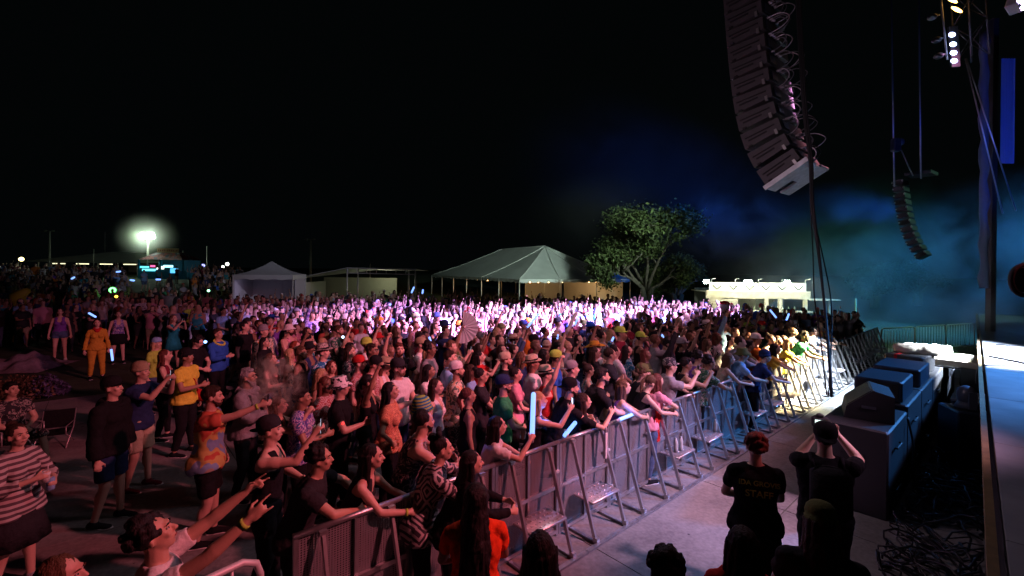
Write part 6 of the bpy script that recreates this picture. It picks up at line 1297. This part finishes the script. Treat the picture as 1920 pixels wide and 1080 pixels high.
# red dot lamp and small glows
for px, py, z, d, c, lb, rr in ((643, 794, 1.5, 5.4, (1, .02, .02), 'tiny red light worn on the dark hair below the cow print hat', .014), (789, 868, 1.3, 4.6, (.1, 1., .3), 'tiny green light glowing on the collar of the patterned robe', .014), (211, 544, 0, 26, (.15, 1, .2), 'round green glowing balloon above the left crowd', .17), (391, 545, 0, 26, (.3, 1, .5), 'small green glow light above the crowd left of the small tent', .07), (218, 556, 0, 24, (1, .6, .05), 'small amber glow light above the left crowd', .07), (643, 632, 1.8, 9.6, (.5, .7, 1.), 'small blue white light beside the open floral shirt', .028), (385, 641, 1.5, 9.2, (.2, .4, 1), 'blue glow light beside the blue jacket and garland', .03)):
    p = atd(px, py, d); m = MB(); m.ell(p, (rr,)*3, n=10, k=7); o = m.build('glow_light', glow('g%d%d' % (px, py), c, 5), None, True); tag(o, lb, 'light')
for px, py, d, z in ((426, 495, 60, .22), (418, 500, 58, .16), (407, 509, 57, .2), (363, 499, 62, .2), (381, 498, 62, .2), (350, 503, 55, .16), (345, 509, 55, .14), (40, 486, 58, .26)):
    p = atd(px, py, d); m = MB(); m.ell(p, (z,)*3, n=8, k=6); c = {363: (.3, .3, 1), 381: (.3, .3, 1), 350: (1, .2, .2), 345: (.1, 1, .5), 40: (1, .8, .3), 407: (1, .5, .3)}.get(px, (.9, .95, .8)); o = m.build('distant_lamp', glow('gd%d' % px, c, 6), None, True); tag(o, 'distant lamp at the horizon, %s' % {426: 'brightest of the white ones right of the food booth', 418: 'white, just left of the brightest one', 407: 'orange, low between food booth and small tent', 363: 'violet, first right of the food booth', 381: 'violet, second right of the food booth', 350: 'red, close to the food booth', 345: 'green, close to the food booth', 40: 'yellow, left of the long marquee'}[px], 'lamp')
m = MB(); c = at(28, 640, 0); m.tube([c, c+Vector((0, 0, 1.0)), c+Vector((.1, 0, 1.9)), c+Vector((.5, 0, 2.1))], [.30, .28, .25, .12], 14); tag(m.build('inflatable_tube', mat('inflatable_yellow', (.45, .42, .03), .6), None, True), 'dim yellow inflatable tube standing at the left edge', 'inflatable')

print([l for l in LBL if len(l.split()) > 16])
# ---- the rest of the crowd
rr_ = random.Random(21)
def head_px(p, z=1.62):
    d = p[1]; x = 960+F*p[0]/d; y = 505+F*(CAM_H-z)/d; return x+(y-505)*-.0115, y+(x-960)*.0115
def allowed(p):
    s_, n_ = tosn(p)
    if n_ > -.48 or s_ > 18.6 or p[1] < 4: return 0
    x, y = head_px(p)
    if x < -30 or x > 1720: return 0
    lim = [(1100, 3000), (850, 3000), (849, 690), (800, 640), (760, 585), (720, 590), (690, 560), (660, 540), (640, 520), (620, 430), (604, 430), (583, 425), (581, 90), (572, -40), (0, -40)]
    xm = 3000
    for (ya, xa), (yb, xb) in zip(lim[:-1], lim[1:]):
        if yb <= y <= ya: xm = xa+(xb-xa)*(ya-y)/max(1, ya-yb); break
    if x < xm: return 0
    if p[1] > 50: return 0
    if p[1] > 29 and x > 450: return 0
    if x > 1190 and p[1] > 27.5-(x-1190)*.004: return 0
    if x > 1320 and p[1] > 25: return 0
    if -16.5 < p[0] < -11.3 and p[1] > 23.2: return 0
    if x > 1520 and s_ < 4: return 0
    return 2 if (x > 440 and p[1] < 26) or x > 1190 else 1
C = []
for i in range(-75, 75):
    for j in range(0, 110):
        sp = .60
        s_ = -2.2+i*sp+(.3 if j % 2 else 0)+rr_.uniform(-.15, .15); n_ = -.50-j*.56-rr_.uniform(0, .2)*(j > 0)
        p = sn(s_, n_); k = allowed(p)
        if not k: continue
        hx, hy_ = head_px(p)
        if k == 1 and rr_.random() > (.42 if p.y < 20 else .30): continue
        if (235 < hx < 360 and p.y > 28 and rr_.random() > .12) or p.y > 42: continue
        if p.y > 24 and hx > 450 and rr_.random() > .6: continue
        if rr_.random() < .08: continue
        if min((p.x-a)**2+(p.y-b)**2 for a, b in PLACED) < (.40 if j else .36)**2*(1.25 if p.y < 7 else 1): continue
        C.append((p.y if True else 0, p, j == 0))
C.sort(key=lambda t: t[0]); print('crowd', len(C), 'heroes', len(H))
NIND = 298-len(H); TOPW = {'tee': 'tee', 'shirt': 'collar shirt', 'tank': 'sleeveless top', 'strap': 'strap top', 'long': 'sweater'}
cols_ = ['black', 'white', 'charcoal', 'grey', 'navy', 'blue', 'light blue', 'teal', 'red', 'pink', 'maroon', 'orange', 'green', 'olive', 'purple', 'hawaiian', 'green_floral', 'black_floral', 'cream_floral', 'bw_stripes', 'red_check', 'purple_floral', 'white_dots', 'tie_dye']+['black']*9+['charcoal']*5+['navy']*3+['white']*4+['grey', 'grey', 'maroon', 'pink', 'denim', 'light blue']
PW = {'down': 'arms down', 'clasp': 'hands together', 'phone': 'filming with a phone', 'up1': 'one arm raised', 'up2': 'both arms raised', 'clap': 'hands clapping', 'cross': 'arms folded', 'cup': 'holding a hand out', 'rail': 'leaning on the barrier', 'rail2': 'reaching over the barrier', 'reach': 'reaching forward', 'railup': 'one hand up at the barrier', 'high': 'one arm stretched high', 'hip': 'hand on hip', 'phone1': 'phone in one hand'}
USED = set()
HW = {'short': 'short', 'curly': 'curly', 'long': 'long', 'wavy': 'wavy', 'bun': 'tied up', 'longer': 'very long', 'pony': 'ponytailed', 'buzz': 'cropped', 'side': 'parted', 'afro': 'afro'}
def attrs(front, near):
    for _ in range(400):
        fem = rr_.random() < .48; pose = rr_.choice(['rail', 'rail2', 'rail', 'railup', 'rail2']) if front else rr_.choice(['down', 'clasp', 'clasp', 'phone', 'up1', 'down', 'clap', 'cross', 'cup', 'down', 'hip', 'high', 'clasp', 'phone1', 'down', 'up2' if rr_.random() < .4 else 'down'])
        hair = rr_.choice(['long', 'wavy', 'longer', 'bun', 'pony', 'long'] if fem else ['short', 'short', 'curly', 'buzz', 'side']); hc = rr_.choice(['black', 'dark brown', 'brown', 'black', 'dark brown', 'blond' if fem else 'brown', 'auburn' if fem else 'black'])
        tp = rr_.choice(['tee', 'tank', 'strap', 'long', 'tee'] if fem else ['tee', 'tee', 'shirt', 'tank', 'long']); tc_ = rr_.choice(cols_); hat = None
        if rr_.random() < (.34 if not fem else .12): hat = (rr_.choice(['cap', 'cap', 'cap_back', 'bucket', 'straw', 'fedora', 'beanie']), rr_.choice(['black', 'white', 'navy', 'red', 'beige', 'olive', 'grey', 'black', 'blue', 'orange', 'lime']))
        key = (tp, tc_, hair if not hat else hat, hc if not hat else '', pose)
        if key not in USED: USED.add(key); return fem, pose, hair, hc, tp, tc_, hat
    return fem, pose, hair, hc, tp, tc_, hat
def where(p):
    x, y = head_px(p)
    if x > 1320 and p.y > 18: return 'near the bar'
    if x < 450 and p.y > 14: return 'dim left side'
    if 450 <= x < 640 and p.y > 16: return 'by the small tent'
    if 640 <= x < 1300 and p.y > 13.5: return 'violet light'
    d = [((p.x-a)**2+(p.y-b)**2, l) for a, b, l in H if ' in ' in ' '+l]
    return 'left side' if x < 600 else ('mid crowd' if x < 1000 else 'right side')
PN = {'green_floral': 'green floral', 'black_floral': 'black floral', 'cream_floral': 'cream floral', 'bw_stripes': 'black white striped', 'red_check': 'red checked', 'purple_floral': 'purple floral', 'white_dots': 'white dotted', 'tie_dye': 'tie dye', 'hawaiian': 'blue floral'}
for idx, (dist, p, front) in enumerate(C[:NIND]):
    fem, pose, hair, hc, tp, tc_, hat = attrs(front, dist < 9); h = rr_.gauss(1.67, .05) if fem else rr_.gauss(1.78, .06); skin = rr_.choice([0, 0, 4, 1, 1, 2, 2, 3, 5, 5]); bot = rr_.choice([('jeans', 'denim'), ('jeans', 'black'), ('shorts', 'khaki'), ('shorts', 'denim'), ('pants', 'charcoal'), ('mini', 'denim')] if True else [])
    hw = ('%s hair' % (HW[hair]+' '+hc)) if not hat else '%s %s' % (hat[1], {'cap_back': 'backward cap', 'straw': 'straw hat', 'bucket': 'bucket hat'}.get(hat[0], hat[0]))
    lb = 'person in %s %s with %s, %s, %s' % (PN.get(tc_, tc_), TOPW[tp], hw, PW[pose], where(p)); yaw = facing(p, rr_.gauss(0, .22))
    if len(lb.split()) > 16: lb = lb[:lb.rfind(',')]
    beard = (not fem) and rr_.random() < .4
    if dist < 8.8:
        J = person((p.x, p.y, 0), h, lb, pose, yaw, fem, skin, (hair, hc), (tp, tc_), bot, vox=.0135, hat=hat, beard=beard, glasses=rr_.choice([None, None, None, 'clear', 'sun']), group=AUD, build=rr_.choice((.95, 1, 1.1)), pitch=rr_.uniform(0, 14), yawh=rr_.uniform(-20, 20))
        if 'phone' in pose: prop_phone(J, 1, 'phone held by the %s' % lb[:lb.rfind(',')].split(', ')[0])
    else:
        vx = .0158 if dist < 12.5 else .021; var = rr_.randrange(2); pose2 = pose
        o, J = mid_person((p.x, p.y, 0), h, lb, pose2, yaw, fem, skin, (hair, hc), (tp, tc_), (rr_.choice(['jeans', 'shorts']), bot[1]), hat, vx, 0, AUD)
        if 'phone' in pose: J2 = dict(J); s = h/1.75; J2['M'] = Matrix.Translation((p.x, p.y, 0))@Matrix.Rotation(yaw, 4, 'Z')@Matrix.Scale(s, 4); prop_phone(J2, 1, 'phone held by the %s' % lb[:lb.rfind(',')].split(', ')[0])
# the rest: one mass nobody could count
protos = []
for k, (pose, fem, hair, tp, bt) in enumerate((('down', 0, 'short', 'tee', 'jeans'), ('clasp', 1, 'long', 'strap', 'shorts'), ('phone', 0, 'short', 'tee', 'shorts'), ('up1', 1, 'wavy', 'tee', 'jeans'), ('clap', 0, 'curly', 'shirt', 'shorts'), ('cross', 1, 'longer', 'long', 'jeans'), ('up2', 0, 'short', 'tee', 'jeans'), ('cup', 0, 'buzz', 'tee', 'shorts'), ('down', 1, 'bun', 'tank', 'jeans'), ('high', 1, 'long', 'tee', 'jeans'))):
    me, J = mid_mesh(pose, bool(fem), tp, bt, hair, .044); q = quads(me); protos.append((getv(me), q, J['cls'], J))
capm = [hat_mb(k) for k in ('cap', 'bucket', 'straw')]
VV, QQ, CC = [], [], []; off = 0; MI = []
wts = [0, 0, 1, 1, 2, 3, 4, 5, 6, 7, 8, 8, 9]
for dist, p, front in C[NIND:]:
    v, q, cls, J = protos[rr_.choice(wts)]; a = facing(p, rr_.gauss(0, .35)); s = rr_.gauss(1.73, .07)/1.75; gz = ground_z(p.x, p.y)
    V = (v*s)@rotz(a).T+[p.x, p.y, gz]; VV.append(V); QQ.append(q+off); off += len(V)
    sk = rr_.choice(SKIN); tc_ = CLOTH.get(rr_.choice(cols_), (.3, .28, .3)); bc = CLOTH[rr_.choice(['denim', 'black', 'khaki', 'charcoal'])]; hc = HAIR[rr_.choice(['black', 'dark brown', 'brown', 'blond', 'black', 'black', 'dark brown'])]
    if rr_.random() < .22: hc = CLOTH[rr_.choice(['white', 'black', 'red', 'beige', 'blue', 'navy'])]
    CC.append(np.array([sk, tc_, bc, hc, (.02, .02, .02)])[cls])
V = np.concatenate(VV); Q = np.concatenate(QQ); Cc = np.concatenate(CC); print('mass verts', len(V))
cmx = bpy.data.materials.new('crowd_cloth_and_skin'); cmx.use_nodes = True; at_ = cmx.node_tree.nodes.new('ShaderNodeAttribute'); at_.attribute_name = 'cloth_colour'; b_ = cmx.node_tree.nodes['Principled BSDF']; b_.inputs['Roughness'].default_value = .8; cmx.node_tree.links.new(at_.outputs['Color'], b_.inputs['Base Color'])
me = from_faces('crowd', V, Q, [cmx]); ca = me.attributes.new('cloth_colour', 'FLOAT_COLOR', 'FACE'); n = len(me.polygons)
if n == len(Cc): ca.data.foreach_set('color', np.concatenate([Cc, np.ones((n, 1))], 1).astype(np.float32).ravel())
else: print('face mismatch', n, len(Cc))
o = link('crowd', me); tag(o, 'dense far crowd of dancing people too many to count', 'crowd', kind='stuff')
# light sticks held up over the far crowd
for (x0, y0, x1, y1, lb, dd) in ((804, 629, 811, 652, 'light stick pointing down, right of the olive cap', 9.5), (1076, 612, 1086, 592, 'tilted light stick near the centre, below the marquee corner', 12.5), (1045, 636, 1046, 628, 'short upright light stick left of the raised foam baton', 11), (1147, 640, 1150, 633, 'short light stick right of the straw hat', 10), (1442, 579, 1455, 595, 'left of the two light sticks crossing in front of the bar hut', 15), (1471, 610, 1479, 589, 'right of the two light sticks in front of the bar hut', 14), (1240, 626, 1247, 638, 'light stick tipped left above the barrier crowd', 10.5), (771, 550, 776, 539, 'light stick raised below the right pole of the frame tent', 22), (792, 551, 793, 544, 'short light stick near the left marquee corner', 23), (727, 579, 732, 570, 'thin light stick at the left of the violet light', 18), (165, 586, 179, 594, 'light stick above the orange jumpsuit at far left', 11.3), (208, 652, 211, 675, 'light stick hanging beside the orange jumpsuit', 10.2), (134, 523, 139, 520, 'tiny blue light stick in the dark left crowd, leftmost', 27), (244, 525, 251, 526, 'tiny blue light stick below the food booth, left one', 27), (292, 524, 300, 524, 'tiny blue light stick below the food booth, right one', 27), (1008, 656, 1014, 650, 'short bright light stick beside the beige sleeveless shirt', 9.2), (218, 510, 225, 509, 'tiny blue light stick just left of the food booth', 34)):
    stick(atd(x0, y0, dd), atd(x1, y1, dd), lb, r=.022*max(1, dd/12))
m = MB(); p = atd(1359, 572, 17); m.lathe([(.0001, -.62), (.07, -.62), (.16, 0), (.17, .03)], 16, c=p); m.ell(p+Vector((0, 0, .06)), (.17, .17, .10), m=1); tag(m.build('inflatable_torch', [mat('foam_white', (.75, .72, .72)), cm('red')], None, True), 'big inflatable torch shape with a red top held up before the bar hut', 'inflatable')
# ---------------------------------------------------------------- camera, night sky, stage light
cd = bpy.data.cameras.new('camera'); cam = bpy.data.objects.new('camera', cd); col.objects.link(cam); sc.camera = cam
cd.sensor_width = 36; cd.lens = 36*F/1920; cd.shift_y = -35/1920; cd.clip_end = 1500; cd.clip_start = .05
cam.location = (0, 0, CAM_H); cam.matrix_world = Matrix.Translation((0, 0, CAM_H))@Matrix.Rotation(R(90), 4, 'X')@Matrix.Rotation(ROLL, 4, 'Z')
wd = bpy.data.worlds.new('World'); sc.world = wd; wd.use_nodes = True; bg = wd.node_tree.nodes['Background']; bg.inputs[0].default_value = (.35, .55, .6, 1); bg.inputs[1].default_value = .0022
sc.view_settings.view_transform = 'Standard'; sc.view_settings.look = 'None'; sc.view_settings.exposure = 0; sc.view_settings.gamma = 1
cy = sc.cycles; cy.use_denoising = True; cy.max_bounces = 5; cy.diffuse_bounces = 2; cy.glossy_bounces = 2; cy.transparent_max_bounces = 12; cy.volume_bounces = 0; cy.sample_clamp_indirect = 4; cy.caustics_reflective = False; cy.caustics_refractive = False; cy.volume_step_rate = 2.5; cy.volume_max_steps = 128
try: cy.denoiser = 'OPENIMAGEDENOISE'; cy.use_light_tree = True
except Exception: pass
def spot(name, p, aim, c, e, ang, blend=.5, r=.12):
    l = bpy.data.lights.new(name, 'SPOT'); l.color = c; l.energy = e; l.spot_size = R(ang); l.spot_blend = blend; l.shadow_soft_size = r
    o = bpy.data.objects.new(name, l); col.objects.link(o); o.location = p; o.rotation_euler = (Vector(aim)-Vector(p)).to_track_quat('-Z', 'Y').to_euler(); return o
def point(name, p, c, e, r=.1):
    l = bpy.data.lights.new(name, 'POINT'); l.color = c; l.energy = e; l.shadow_soft_size = r; o = bpy.data.objects.new(name, l); col.objects.link(o); o.location = p; return o
# red pink wash over the near audience, and rose wash on the middle rows
spot('wash_key', (7.6, 2.6, 7.5), (-4.0, 6.3, 1), (1., .19, .24), 3900, 41, .45, .2)
spot('wash_key_far', (9, 1.5, 8.5), (-3.0, 11.3, 1), (.95, .24, .40), 3300, 37, .7, .2)
spot('wash_rose', (12, 12, 9.5), (2.2, 10.3, 1), (1., .34, .44), 2900, 38, .7, .2)
spot('wash_left', (12.2, 10, 9.0), (-9.5, 15.5, 0), (.85, .30, .62), 1900, 30, .8, .25)
spot('wash_pit', (8.8, 2.2, 7.5), sn(2.7, .1, 0), (.86, .44, .70), 7800, 24, .9, .2)
# white violet beams sweeping the middle of the audience
for i, (ax, ay, en_, an, c) in enumerate(((-5.0, 15.6, 60000, 11, (.60, .34, 1.)), (-3.4, 13.2, 60000, 10, (.85, .34, .75)), (-1.8, 14.0, 150000, 10, (.56, .30, 1.)), (-.2, 14.6, 200000, 9, (.62, .40, 1.)), (-2.6, 17.2, 160000, 11, (.48, .28, 1.)), (1.2, 17.0, 330000, 11, (.62, .42, 1.)), (4.4, 18.8, 250000, 11, (.56, .36, 1.)), (8.0, 21, 160000, 11, (.50, .34, 1.)))):
    spot('beam_violet', (10.8+i*.2, 8.3-i*.1, 9.5), (ax, ay, 1.4), c, en_*.8, an*1.3, .6, .15)
# warm beam on the barrier, white blue beams in the pit and on the deck
spot('beam_warm', (15.5, 8.5, 7.5), sn(9.4, -.2, 1.0), (1., .74, .38), 230000, 13, .8, .12)
spot('beam_pit', (16, 11, 9), sn(11.6, 1.4, 0), (.60, .74, 1.), 60000, 20, .8, .2)
spot('beam_pit_near', (13, 5, 9), sn(6.5, 1.2, 0), (.50, .50, 1.), 900, 30, .9, .2)
spot('beam_deck', (14.5, 4.5, 8), de(6.9, .5, 1.5), (.75, .84, 1.), 150000, 27, .7, .2)
spot('beam_deck_near', (16, 8, 9), de(3.4, .8, 1.5), (.40, .46, .85), 500, 34, .9, .2)
spot('beam_sub_side', de(6.5, 3.2, 5.5), sn(6.4, 2.6, .6), (.06, .34, 1.), 5000, 44, .8, .2)
spot('beam_top', (17, 9, 9), sn(10.6, 2.3, 1.3), (.9, .95, .8), 16000, 10, .7, .15)
# blue light on the towers and on the lawn side
spot('blue_tower', (12.0, 8.0, 2.2), atd(1850, 260, 13.2), (.008, .10, 1.), 1000, 40, .6, .2)
spot('lawn_green', (18, 14, 9), (17, 24, 0), (.35, .9, .6), 1200, 70, .9, .3)
point('array_fill', (1.2, 6.6, 5.2), (.80, .56, .70), 170, .5)  # unseen point added to lift the camera side of the array
spot('array_plate', (6, 10, .5), (5.2, 8.4, 5), (.7, .8, .9), 90, 40, .8, .3)
# background lamps, plus unseen fills added for the tents and the tree
point('tent_warm', TP(3, 4, 2.0), (1, .5, .18), 160, .3); point('tent_warm', TP(8.5, 4.5, 1.9), (1, .6, .28), 150, .3); point('tent_warm', TP(2.0, 12, 1.9), (1, .45, .15), 160, .3)
spot('tent_face_fill', (12, 12, 10), (4, 40, 3.5), (.74, .95, .82), 26000, 30, .9, .3); spot('tree_fill', (9, 12, 10), (9.5, 34, 5), (.80, .95, .5), 1000, 24, .9, .3)  # unseen spots added to brighten the marquee roof and the tree
fl = atd(277, 444, 50); point('flood_left', fl-Vector((0, 1.6, 0)), (.7, 1., .6), 160, .4)
spot('flood_left_beam', fl-Vector((0, 1.4, 0)), (-50, 66, 5.5), (.6, 1., .5), 4500, 24, .8, .3)
spot('tent_left_fill', (12, 12, 10), (-12.6, 27, 3), (.82, .76, 1.), 6000, 22, .9, .3)  # unseen spot added to brighten the tents left of the marquee
for k in range(3): p = Vector((BAR[0]+.6+2.3*k, BAR[2]-1.3, BAR[3]+.15)); spot('bar_flood', p, (p.x, BAR[2], 1.2), (1., .95, .66), 210, 150, .5, .15)
point('bar_inside', (BAR[0]+4, BAR[2]+1.0, 1.9), (.95, 1, .8), 60, .2)
for q in ((sn(-.02, -.45, 1.75), 3.2), (sn(.9, -.25, 1.35), 2.2), (sn(2.2, .12, 1.3), 2.0)): point('stick_light', q[0], (.08, .2, 1.), q[1], .05)
point('tent_wall_fill', (-13.8, 24.2, 1.9), (.7, .6, 1.), 6, .4); point('frame_tent_fill', (-9.5, 34.5, 2.3), (.85, .9, .6), 45, .3)  # unseen points added to lift the back walls of both tents
# ---------------------------------------------------------------- stage smoke drifting over the right side
def smoke(name, c, r, dens, colr, lb, sc_=.35, lo=.42, hi=.68, seed=0., aniso=.0, rot=0., core=.25):
    m = bpy.data.materials.new(name+'_vol'); m.use_nodes = True; nt = m.node_tree; nt.nodes.remove(nt.nodes['Principled BSDF']); out = nt.nodes['Material Output']
    v = nt.nodes.new('ShaderNodeVolumePrincipled'); v.inputs['Color'].default_value = (*colr, 1); v.inputs['Anisotropy'].default_value = aniso; nt.links.new(v.outputs[0], out.inputs['Volume'])
    tc = nt.nodes.new('ShaderNodeTexCoord'); n = nt.nodes.new('ShaderNodeTexNoise'); n.inputs['Scale'].default_value = sc_; n.inputs['Detail'].default_value = 6; n.inputs['Roughness'].default_value = .55; n.inputs['Distortion'].default_value = 1.1
    mp = nt.nodes.new('ShaderNodeMapping'); mp.inputs['Location'].default_value = (seed, seed*.7, 0); mp.inputs['Scale'].default_value = (r[0], r[1], r[2]); nt.links.new(tc.outputs['Object'], mp.inputs[0]); nt.links.new(mp.outputs[0], n.inputs['Vector'])
    mr = nt.nodes.new('ShaderNodeMapRange'); mr.inputs[1].default_value = lo; mr.inputs[2].default_value = hi; nt.links.new(n.outputs['Fac'], mr.inputs[0])
    ln = nt.nodes.new('ShaderNodeVectorMath'); ln.operation = 'LENGTH'; nt.links.new(tc.outputs['Object'], ln.inputs[0]); fo = nt.nodes.new('ShaderNodeMapRange'); fo.interpolation_type = 'SMOOTHSTEP'; fo.inputs[1].default_value = 1; fo.inputs[2].default_value = core; nt.links.new(ln.outputs['Value'], fo.inputs[0])
    mu = nt.nodes.new('ShaderNodeMath'); mu.operation = 'MULTIPLY'; pw = nt.nodes.new('ShaderNodeMath'); pw.operation = 'POWER'; pw.inputs[1].default_value = 3 if core == 0 else 1; nt.links.new(fo.outputs[0], pw.inputs[0]); nt.links.new(mr.outputs[0], mu.inputs[0]); nt.links.new(pw.outputs[0], mu.inputs[1]); md = nt.nodes.new('ShaderNodeMath'); md.operation = 'MULTIPLY'; md.inputs[1].default_value = dens; nt.links.new(mu.outputs[0], md.inputs[0]); nt.links.new(md.outputs[0], v.inputs['Density'])
    mb = MB(); mb.ell((0, 0, 0), (1, 1, 1), n=28, k=16); o = mb.build(name, m, None, True); o.location = c; o.scale = r; o.rotation_euler = (0, rot, 0); tag(o, lb, 'smoke', kind='stuff')
def away(px, py, d): return atd(px, py, d)
smoke('smoke', away(1760, 530, 24), (11.5, 8, 6.4), .046, (.9, .95, 1.), 'bank of stage smoke glowing blue and teal at the right', .30, .42, .66, 1.3)
smoke('smoke', away(1885, 590, 13.5), (3.2, 3.0, 1.1), .16, (1, 1, 1), 'low white blue smoke rolling over the lit stage floor', .9, .36, .7, 4.1)
smoke('smoke', away(1370, 425, 33), (5.5, 3, 3.6), .08, (.9, .95, 1.), 'blue smoke cloud above the bar hut', .35, .40, .7, 7.7)
smoke('smoke', away(1560, 500, 30), (9, 5, 6), .04, (.9, 1, .95), 'dim teal smoke between the bar hut and the stage', .4, .35, .75, 2.2)
smoke('smoke', away(512, 722, 5.5), (.42, .3, .42), 20.0, (1, 1, .85), 'small pale green smoke cloud breathed out over the near left crowd', 6.5, .50, .64, 5.0)
smoke('smoke', away(1330, 330, 36), (20, 7, 11), .010, (.9, .95, 1.), 'faint blue smoke high above the marquee and the tree', .16, .25, .75, 3.0)
smoke('smoke', atd(278, 446, 49), (4.4, 3.5, 4.0), .34, (.9, 1, .9), 'added mist ball imitating the greenish glare round the far left floodlight', .25, -.2, .6, 6.0, core=0)  # mist added only so the lamp's glare shows as a halo
spot('smoke_blue', (27, 20, 10), away(1780, 500, 24), (.04, .30, .85), 17000, 60, .8, .4)
spot('smoke_teal', (12, 17, 11), away(1620, 500, 27), (.03, .75, .62), 5200, 50, .9, .4)
spot('smoke_deep_blue', (20, 20, 12), away(1390, 400, 33), (.015, .16, .9), 12000, 30, .9, .4)
spot('smoke_deep_blue', (20, 22, 6), away(1180, 330, 36), (.015, .12, .9), 22000, 40, .9, .4)
